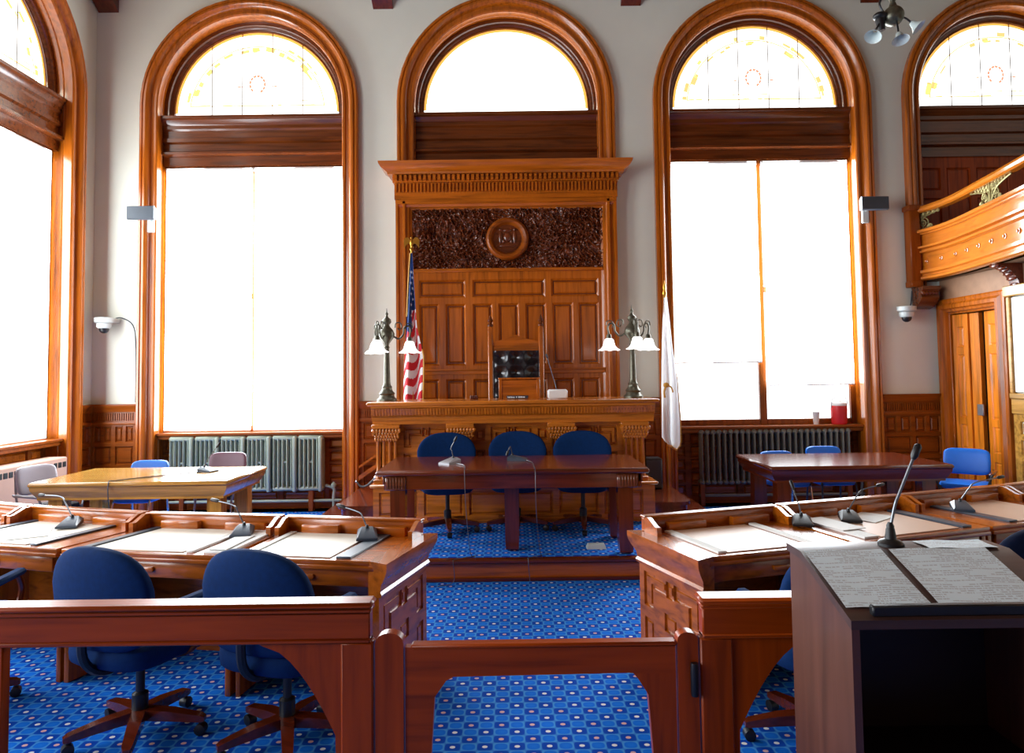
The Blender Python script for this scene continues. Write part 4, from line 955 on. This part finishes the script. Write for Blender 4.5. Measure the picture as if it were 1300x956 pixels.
# loose papers and folders on the desks
def sheet(label, pts, z, name='paper_sheet', mat='paper', h=.004, cat='paper'):
    mb = MB(); mb.prism(pts, 'z', z, z + h); tag(mb.build(name, M[mat], smooth=0), label, cat)
def quad(cx_, cy_, w, h, a):
    c, s = math.cos(a), math.sin(a); return [(cx_ + x * c - y * s, cy_ + x * s + y * c) for x, y in ((-w / 2, -h / 2), (w / 2, -h / 2), (w / 2, h / 2), (-w / 2, h / 2))]
sheet('white paper on the second right-row desk under the bent microphone', quad(2.26, 4.40, .20, .27, -.9), .7545)
sheet('white folder beside the black upright microphone', quad(1.93, 4.20, .17, .34, .35), .7625, 'folder', cat='folder')
sheet('narrow white paper slanting at the edge of the second left-row desk', quad(-1.60, 3.93, .10, .34, -.1), .7625)
sheet('white paper lying on the third left-row desk', quad(-2.98, 4.25, .21, .28, .5), .7545)
sheet('white paper on the outer left-row desk', quad(-3.70, 4.6, .30, .25, .4), .7545)

# ------------------------------------------------------------------ bar rail, gate
GY = 2.40
def rail(label, x0, x1, sgn):
    t = thing('bar_rail', label, 'railing', ((x0 + x1) / 2, GY, 0), group='bar rail either side of the gate')
    xe = x1 if sgn > 0 else x0      # gate end
    wb(t, lambda b: (b.box(x0, x1, GY - .045, GY + .045, .905, .927, .009), b.box(x0 + .005, x1 - .005, GY - .034, GY + .034, .888, .907, .006)), 'cap_rail', RAILS['x'])
    wb(t, lambda b: (b.box(x0 + .01, x1 - .01, GY - .026, GY + .026, .80, .89, .005), b.box(x0 + .01, x1 - .01, GY - .031, GY + .031, .788, .803, .004)), 'fascia', RAILS['x'])
    s = -sgn
    def brk(b):
        P = [(xe + s * .01, .80), (xe + s * .42, .80)]
        for k in range(9):
            a = k / 8; P.append((xe + s * (.38 - .25 * a ** .7), .78 - .30 * a ** 1.25))
        P += [(xe + s * .12, 0), (xe + s * .01, 0)]
        b.prism(P, 'y', GY - .02, GY + .02)
    wb(t, brk, 'bracket_board', RAILS['z'])
    wb(t, lambda b: b.box(min(xe, xe + s * .11), max(xe, xe + s * .11), GY - .028, GY + .028, 0, .79, .006), 'end_post', RAILS['z'])
    n = 2 if abs(x1 - x0) > 1.2 else 1
    for k in range(n): 
        xx = (x0 + .12 if sgn > 0 else x1 - .12) if k == 0 else (x0 + x1) / 2 - .1
        wb(t, lambda b: b.box(xx - .04, xx + .04, GY - .02, GY + .02, 0, .79, .005), 'post', RAILS['z'])
    return t
rail('long orange wooden bar rail left of the gate', -2.9, -.488, 1)
rail('short orange wooden bar rail between gate and lectern', .628, 1.9, -1)
gt = thing('swing_gate', 'low dark orange wooden gate with arched opening across the aisle', 'gate', (.07, GY, 0))
wb(gt, lambda b: b.prism([(-.36, .768), (.545, .775), (.545, .67), (.40, .672), (.385, .674), (-.215, .668), (-.24, .655), (-.28, .60), (-.30, .3), (-.30, .08), (-.38, .08), (-.38, .768)], 'y', GY - .017, GY + .017), 'gate_board', RAILS['x'])
wb(gt, lambda b: b.prism([(.545, .67), (.40, .672), (.415, .655), (.45, .60), (.47, .3), (.47, .08), (.545, .08)], 'y', GY - .017, GY + .017), 'right_board', RAILS['z'])
wb(gt, lambda b: b.box(-.36, .55, GY - .024, GY + .024, .762, .778, .006), 'cap', RAILS['x'])
for x0_, x1_ in ((-.482, -.385), (.552, .622)):
    def scroll(b):
        P = [(x0_, .06), (x1_, .06), (x1_, .775)]; cxm, r = (x0_ + x1_) / 2, (x1_ - x0_) / 2
        for k in range(9): P.append((cxm + r * math.cos(PI * k / 8), .785 + r * .7 * math.sin(PI * k / 8)))
        b.prism(P, 'y', GY - .022, GY + .022)
    wb(gt, scroll, 'gate_post', RAILS['z'])
wb(gt, lambda b: b.lathe([(.012, .60), (.014, .61), (.014, .70), (.012, .71)], 10, (.605, GY - .03, 0)), 'hinge', M['black'])

# ------------------------------------------------------------------ speaker's lectern
lc = thing('lectern', 'brown laminate lectern with slanted top in the right foreground', 'lectern', (1.12, 1.95, 0))
LX0, LX1, LYB, LYF = .835, 1.42, 2.10, 1.72
ztop = lambda y: 1.085 + (y - LYF) / (LYB - LYF) * .125
wb(lc, lambda b: b.prism([(LYF - .01, ztop(LYF - .01)), (2.0, ztop(2.0)), (LYB, ztop(2.0)), (LYB, ztop(2.0) - .022), (2.0, ztop(2.0) - .022), (LYF - .01, ztop(LYF - .01) - .022)], 'x', LX0 - .01, LX1 + .01), 'top_board', M['laminatex'])
for x0_, x1_ in ((LX0, LX0 + .02), (LX1 - .02, LX1)):
    wb(lc, lambda b: b.prism([(LYF + .01, .05), (LYB, .05), (LYB, ztop(2.0) - .024), (2.0, ztop(2.0) - .024), (LYF + .01, ztop(LYF + .01) - .024)], 'x', x0_, x1_), 'side_panel', M['laminate'])
wb(lc, lambda b: b.box(LX0 + .02, LX1 - .02, LYB - .02, LYB, .05, 1.12, .002), 'front_panel', M['lamshaded'])
wb(lc, lambda b: b.box(LX0 + .02, LX1 - .02, LYF + .06, LYB - .02, .62, .64, .002), 'shelf', M['lamshaded'])
wb(lc, lambda b: b.box(LX0 - .02, LX1 + .02, LYF - .03, LYB + .02, 0, .055, .008), 'base', M['laminatex'])
wb(lc, lambda b: b.box(LX0 + .05, LX1 - .03, LYF + .0, LYF + .022, ztop(LYF), ztop(LYF) + .028, .004), 'book_ledge', M['black'])
mic((1.115, 2.05, ztop(2.0)), (1.195, 2.05, 1.44), 'black microphone rising from the lectern top', 'round', mat='black', mid=(.03, 0, .15), head=.03)
def lsheet(label, cx_, cy_, w, h, a, mat='typed', lift=.002):
    zz = lambda y: ztop(min(y, 2.0)) + lift
    t = thing('typed_sheet', label, 'paper', (cx_, cy_, zz(cy_)), a, 'typed sheets on the lectern')
    sl = .125 / .38 if cy_ < 1.98 else 0
    mb = MB(); n = 6
    mb.grid(lambda p, q: ((p - .5) * w, (q - .5) * h, zz(cy_ + (q - .5) * h) - zz(cy_) + .0015 * math.sin(p * 9 + q * 5) + .0015), n, n); mb.build('page', M[mat], t)
    return t
lsheet('typed white sheet on the left half of the lectern top', .945, 1.875, .222, .245, .0)
lsheet('typed white sheet on the right half of the lectern top', 1.215, 1.875, .275, .245, -.02, lift=.003)
lsheet('typed sheet lying flat at the back of the lectern top', 1.30, 2.045, .2, .09, .0)

# ------------------------------------------------------------------ wall fittings
def wallspeaker(x, label, s_):
    t = thing('wall_speaker', label, 'speaker', (x, 8.4, 3.66))
    wb(t, lambda b: b.loft([[(x - w, y, z0), (x + w, y, z0), (x + w, y, z1), (x - w, y, z1)] for w, y, z0, z1 in ((.165, 8.32, 3.67, 3.82), (.165, 8.34, 3.66, 3.83), (.13, 8.46, 3.68, 3.81))]), 'cabinet', M['dgrey'])
    wb(t, lambda b: (b.tube([(x + s_ * .0, 8.46, 3.72), (x, 8.6, 3.70)], .015, 8), b.box(x - .04, x + .04, 8.56, 8.60, 3.55, 3.75, .005)), 'bracket', M['camwhite'])
wallspeaker(-4.56, 'small dark speaker on the casing left of the sage radiator window', 1)
wallspeaker(4.50, 'small dark speaker on the casing beside the cream pier near the gallery', -1)
def domecam(x, z, label, pts):
    t = thing('dome_camera', label, 'camera', (x, 8.5, z))
    wb(t, lambda b: b.lathe([(.075, z + .03), (.11, z + .05), (.11, z + .10), (.06, z + .11)], 20, (x, 8.5, 0)), 'housing', M['camwhite'])
    wb(t, lambda b: b.lathe([(.085, z + .03), (.085, z - .01), (.07, z - .03)], 20, (x, 8.5, 0)), 'collar', M['camwhite'])
    wb(t, lambda b: b.ell(.058, .058, .058, (x, 8.5, z - .035), nu=18, nv=10), 'dome', M['black'])
    wb(t, lambda b: b.box(x + .0, x + .11, 8.5, 8.665, z + .04, z + .10, .01), 'wall_arm', M['camwhite'])
    wb(t, lambda b: b.tube(smoothpath(pts, 8), .008, 6), 'conduit', M['dgrey'])
domecam(-5.09, 2.36, 'white dome camera on the plaster by the left corner', [(-5.05, 8.62, 2.45), (-4.95, 8.64, 2.47), (-4.80, 8.64, 2.36), (-4.765, 8.64, 2.05), (-4.76, 8.64, 1.4)])
domecam(4.93, 2.37, 'white dome camera on the pier under the gallery bracket', [(4.98, 8.62, 2.47), (5.03, 8.62, 2.48), (5.06, 8.62, 2.52), (5.08, 8.62, 2.68)])
# drink cooler on the right window sill
jg = thing('drink_cooler', 'red round drink cooler with white lid on the window sill', 'cooler', (4.18, 8.79, 1.0))
wb(jg, lambda b: b.lathe([(.085, 1.0), (.095, 1.02), (.10, 1.2), (.098, 1.235), (.085, 1.24)], 24, (4.18, 8.79, 0)), 'body', M['jug'])
wb(jg, lambda b: b.lathe([(.095, 1.235), (.098, 1.25), (.085, 1.275), (.04, 1.285), (.03, 1.30)], 24, (4.18, 8.79, 0)), 'lid', M['white'])
wb(jg, lambda b: b.tube(smoothpath([(4.08, 8.79, 1.2), (4.09, 8.76, 1.32), (4.18, 8.75, 1.34), (4.27, 8.76, 1.32), (4.28, 8.79, 1.2)], 5), .006, 6), 'handle', M['white'])
cp = thing('paper_cup', 'stack of white paper cups on the sill beside the cooler', 'cup', (3.88, 8.78, 1.0))
wb(cp, lambda b: b.lathe([(.03, 1.0), (.042, 1.14), (.044, 1.145), (.044, 1.16)], 16, (3.88, 8.78, 0)), 'cups', M['white'])
# hanging lamp
hl = thing('hanging_lamp', 'bronze globe lamp with glass shades hanging from the ceiling', 'lamp', (2.87, 5.0, 4.3))
cx_, cy_, cz_ = 2.89, 5.0, 4.34
wb(hl, lambda b: (b.ell(.075, .075, .075, (cx_, cy_, cz_), nu=20, nv=12), b.lathe([(.03, cz_ + .07), (.018, cz_ + .11), (.03, cz_ + .14)], 12, (cx_, cy_, 0))), 'globe', M['bronze'])
wb(hl, lambda b: (b.tube([(cx_, cy_, cz_ + .1), (cx_, cy_, ZT)], .01, 8), b.lathe([(.08, ZT - .04), (.09, ZT)], 16, (cx_, cy_, 0))), 'rod', M['black'])
wb(hl, lambda b: (b.tube(smoothpath([(cx_ - .05, cy_, cz_), (cx_ - .1, cy_, cz_ + .09), (cx_ - .06, cy_, cz_ + .16), (cx_ - .01, cy_, cz_ + .13)], 6), .008, 7), b.ell(.05, .05, .03, (cx_ - .1, cy_, cz_ + .0)), b.tube([(cx_ - .1, cy_, cz_), (cx_ - .1, cy_, cz_ - .03), (cx_ - .09, cy_, cz_ - .11)], [.03, .035, .025], 10)), 'scroll', M['black'])
for k, (dx, dy, dz, tx) in enumerate(((-.15, -.02, -.12, -.5), (0, -.06, -.16, 0), (.12, -.02, -.06, .7))):
    arm = wb(hl, lambda b: b.tube(smoothpath([(cx_, cy_, cz_ - .02), (cx_ + dx * .6, cy_ + dy * .6, cz_ + dz * .3), (cx_ + dx, cy_ + dy, cz_ + dz)], 5), .007, 7), 'arm', M['black'])
    q = Vector((cx_ + dx, cy_ + dy, cz_ + dz)); ax = Vector((math.sin(tx), -.35, -math.cos(tx))).normalized(); e1 = ax.cross(Vector((0, 1, .1))).normalized(); e2 = ax.cross(e1)
    rings = [[tuple(q + ax * h + (e1 * math.cos(2 * PI * i / 18) + e2 * math.sin(2 * PI * i / 18)) * r) for i in range(18)] for r, h in ((.016, 0), (.022, .012), (.03, .035), (.045, .055), (.06, .07))]
    mb = MB(); mb.loft(rings, cap=False); mb.build('lamp_shade', M['frostoff'], arm, off=Vector(hl.location))

# ------------------------------------------------------------------ doorway on the right
dr_ = struct(bpy.data.objects.new('door_1', None)); COL.objects.link(dr_); dr_.location = (XR, 8.03, 0)
def casing(b):
    pf = [(0, .0), (0, .05), (.02, .06), (.05, .05), (.08, .075), (.12, .075), (.135, .05), (.16, .04), (.17, 0)]   # (outward from opening reversed, projection)
    rings = []
    for y, z, sy, sz in ((DY0, 0, -1, 0), (DY0, DZ, -1, 1), (DY1, DZ, 1, 1), (DY1, 0, 1, 0)):
        rings.append([(XR - p, y + sy * (.17 - u), z + sz * (.17 - u)) for u, p in pf])
    b.loft(rings, cap=False, closed=False)
wb(dr_, casing, 'casing', M['oakz'], smooth=25)
wb(dr_, lambda b: (b.box(XR, XR + .16, DY0 - .01, DY0 + .02, 0, DZ, .003), b.box(XR, XR + .16, DY1 - .02, DY1 + .01, 0, DZ, .003), b.box(XR, XR + .16, DY0, DY1, DZ - .02, DZ + .01, .003)), 'jamb', M['oakz'])
def leaf(name, p0, p1, rows, t=.04):
    p0, p1 = Vector(p0), Vector(p1); L = (p1 - p0).length; d = (p1 - p0) / L; nn = Vector((-abs(d.y), 0, 0)) if abs(d.x) < .01 else Vector((d.y, -d.x, 0))
    if nn.x > 0: nn = -nn
    LF = lambda u, v, q: tuple(p0 + d * u + nn * q + Vector((0, 0, v)))
    polys = [rect(.07, L - .07, a, b) for a, b in rows]
    lf = panelling(name, dr_, LF, 0, L, .01, DZ - .03, polys, M['door'], M['door'], depth=.014, raised=.009, back=t, off=Vector(dr_.location))
    return lf
rows = [(.15, .62), (.72, 1.02), (1.1, 1.86), (1.95, 2.2)]
leaf('door_leaf', (XR + .02, DY1 - .03, 0), (XR + .04, 8.18, 0), rows)
leaf('door_leaf', (XR + .06, 8.17, 0), (XR + .08, 8.04, 0), [])
leaf('door_leaf', (XR + .07, 7.93, 0), (XR + .05, 7.63, 0), rows)
wb(dr_, lambda b: b.box(XR + .03, XR + .05, 7.96, 8.06, 1.14, 1.27, .004), 'lock_plate', M['steel'])
# bay beyond the door: white panel over a panelled dado
rF = lambda u, v, d: (XR - .02 - d, u, v)
fr = panelling('trim_11', None, rF, 5.2, 7.41, 0, 1.20, [rect(a, a + .24, z_, z_ + h_) for a in (5.25, 5.55, 5.85, 6.15, 6.45, 6.75, 7.08) for z_, h_ in ((.12, .3), (.48, .22), (.76, .16), (.98, .14))], M['lightx'], M['lightx']); struct(fr)
mb = MB(); mb.box(XR - .06, XR, 4.5, 7.41, 1.36, 1.42, .008); mb.box(XR - .04, XR, 4.5, 7.41, 1.2, 1.36, .004); mb.build('dado_rail', M['lighty'], fr)
mb = MB(); mb.box(XR - .08, XR, 4.5, 7.42, 2.46, 2.58, .012); mb.box(XR - .05, XR, 7.36, 7.41, 1.42, 2.46, .006); mb.build('picture_rail', M['lighty'], fr)
wbp = MB(); wbp.box(XR - .03, XR - .005, 5.0, 7.355, 1.43, 2.45, .004); wbp.build('white_panel', M['white'], fr)
mb = MB(); mb.box(XR - .015, XR + .01, 5.0, 8.60, 2.52, 2.80, .004); struct(mb.build('trim_12', M['tanplaster']))

# ------------------------------------------------------------------ gallery balcony
ba = thing('gallery_balcony', 'curved orange oak gallery balcony with gilded iron grilles over the door', 'balcony', (5.3, 7.4, 2.8)); bo2 = Vector(ba.location)
path = smoothpath([(5.12, 8.66, 0), (5.19, 8.45, 0), (5.22, 8.15, 0), (5.19, 7.8, 0), (5.12, 7.4, 0), (5.05, 7.0, 0), (4.97, 6.6, 0), (4.88, 6.1, 0), (4.83, 5.6, 0), (4.82, 5.0, 0), (4.82, 4.0, 0), (4.82, 2.0, 0), (4.82, -2.0, 0)], 6)
def pnorm(i):
    t = (path[min(i + 1, len(path) - 1)] - path[max(i - 1, 0)]).normalized(); n = Vector((t.y, -t.x, 0)); return n if n.x < 0 else -n
def along(prof, name, mat, i0=0, i1=None, sm=30):
    i1 = len(path) - 1 if i1 is None else i1
    mb = MB(); mb.loft([[tuple(path[i] + pnorm(i) * d + Vector((0, 0, z))) for d, z in prof] for i in range(i0, i1 + 1)]); return mb.build(name, mat, ba, off=bo2, smooth=sm)
along([(-.12, 2.80), (.0, 2.80), (.03, 2.815), (.03, 2.84), (.005, 2.855), (.005, 2.875), (.035, 2.89), (.035, 2.925), (-.12, 2.93)], 'base_moulding', M['balcony'])
along([(-.1, 2.92), (-.025, 2.92), (-.025, 3.15), (-.1, 3.15)], 'lower_band', M['balcony'])
along([(-.12, 3.14), (.01, 3.14), (.035, 3.15), (.035, 3.17), (.0, 3.178), (.0, 3.19), (.055, 3.20), (.055, 3.225), (.01, 3.235), (-.12, 3.235)], 'middle_moulding', M['balcony'])
along([(-.1, 3.22), (-.02, 3.22), (-.02, 3.39), (-.1, 3.39)], 'upper_band', M['balcony'])
along([(-.12, 3.375), (.02, 3.375), (.02, 3.39), (.055, 3.398), (.055, 3.43), (.03, 3.445), (-.12, 3.445)], 'cap_moulding', M['balcony'])
along([(-.07, 3.655), (.01, 3.655), (.035, 3.67), (.04, 3.70), (.02, 3.735), (-.05, 3.74), (-.09, 3.70)], 'hand_rail', M['balcony'])
L_ = 0; nxt = .14
for i in range(1, len(path) - 8):
    L_ += (path[i] - path[i - 1]).length
    if L_ >= nxt:
        n_ = pnorm(i); q = path[i] - n_ * .025 + Vector((0, 0, 3.04))
        mb = MB(); rings = [[tuple(q + n_ * h + (Vector((0, 0, 1)) * math.cos(2 * PI * k / 12) + n_.cross(Vector((0, 0, 1))) * math.sin(2 * PI * k / 12)) * r) for k in range(12)] for r, h in ((.03, 0), (.03, .008), (.018, .012), (.016, .024), (.004, .028))]
        mb.loft(rings); mb.build('boss', M['balcony'], ba, off=bo2); nxt = L_ + .22
def grille(i, w, name='iron_grille', both=True):
    q = path[i]; t = (path[min(i + 1, len(path) - 1)] - path[i - 1 if i else 0]).normalized(); mb = MB()
    P = lambda s, z: tuple(q + t * s + pnorm(i) * -.03 + Vector((0, 0, z)))
    mb.tube([P(0, 3.43), P(0, 3.66)], .016, 8)
    for s_ in ((-1, 1) if both else (1,)):
        mb.tube(smoothpath([P(s_ * .02, 3.47), P(s_ * w * .3, 3.58), P(s_ * w * .65, 3.625), P(s_ * w, 3.65)], 6), .010, 6)
        for cx2, cz2, r in ((.10, 3.525, .07), (.05, 3.62, .032), (.12, 3.63, .028), (.18, 3.638, .022), (.24, 3.643, .017), (.30, 3.648, .013), (.19, 3.475, .028)):
            if cx2 > w: continue
            for rr in (r, r * .5): mb.tube([P(s_ * (cx2 + rr * math.cos(2 * PI * k / 14)), cz2 + rr * math.sin(2 * PI * k / 14)) for k in range(15)], .008, 5)
            mb.tube([P(s_ * cx2, cz2 - r), P(s_ * cx2, cz2 + r)], .005, 5); mb.tube([P(s_ * (cx2 - r), cz2), P(s_ * (cx2 + r), cz2)], .005, 5)
        mb.tube([P(s_ * .14, 3.435), P(s_ * .14, 3.47), P(s_ * .19, 3.44)], .006, 5)
    mb.build(name, M['iron'], ba, off=bo2)
grille(2, .3, both=False); grille(27, .42); grille(44, .42); grille(56, .4)
wb(ba, lambda b: (b.box(5.03, 5.16, 8.52, 8.66, 2.78, 3.70, .01), b.box(5.01, 5.18, 8.50, 8.66, 3.69, 3.76, .01), b.box(5.02, 5.17, 8.51, 8.66, 2.72, 2.8, .01)), 'wall_post', M['cherryz'])
def brkt(b):
    b.prism([(8.66, 2.72), (8.42, 2.72), (8.42, 2.68), (8.47, 2.64), (8.45, 2.58), (8.50, 2.52), (8.56, 2.47), (8.66, 2.45)], 'x', 5.10, 5.32)
    for k in range(5):
        for j in range(3): b.ell(.03, .03, .035, (5.13 + .04 * k, 8.47 + .05 * j, 2.64 - .06 * j), nu=8, nv=6)
wb(ba, brkt, 'carved_bracket', M['darkx'])
def arm2(b):
    pts = [(.46, 2.8), (.44, 2.78), (.30, 2.74), (.16, 2.66), (.07, 2.52), (.04, 2.36), (0, 2.36)]
    P = [(XR - .30, 2.805), (XR - .27, 2.79), (XR - .19, 2.76), (XR - .12, 2.70), (XR - .07, 2.62), (XR - .05, 2.50), (XR, 2.50), (XR, 2.805)]
    b.prism(P, 'y', 7.18, 7.32)
    for k in range(7): b.ell(.02, .075, .02, (XR - .27 + .035 * k, 7.25, 2.78 - .0055 * k ** 2), nu=8, nv=6)
wb(ba, arm2, 'curved_bracket', M['mahoy'])
mb = MB()
for i in range(0, len(path) - 1):
    a, b_ = path[i] - pnorm(i) * .05, path[i + 1] - pnorm(i + 1) * .05
    for z_ in (2.80, 2.92): mb.add([(a.x, a.y, z_), (b_.x, b_.y, z_), (9.2, b_.y, z_), (9.2, a.y, z_)], [(0, 1, 2, 3)])
fl_ = mb.build('gallery_floor', M['ceil'], ba, off=bo2, smooth=0)
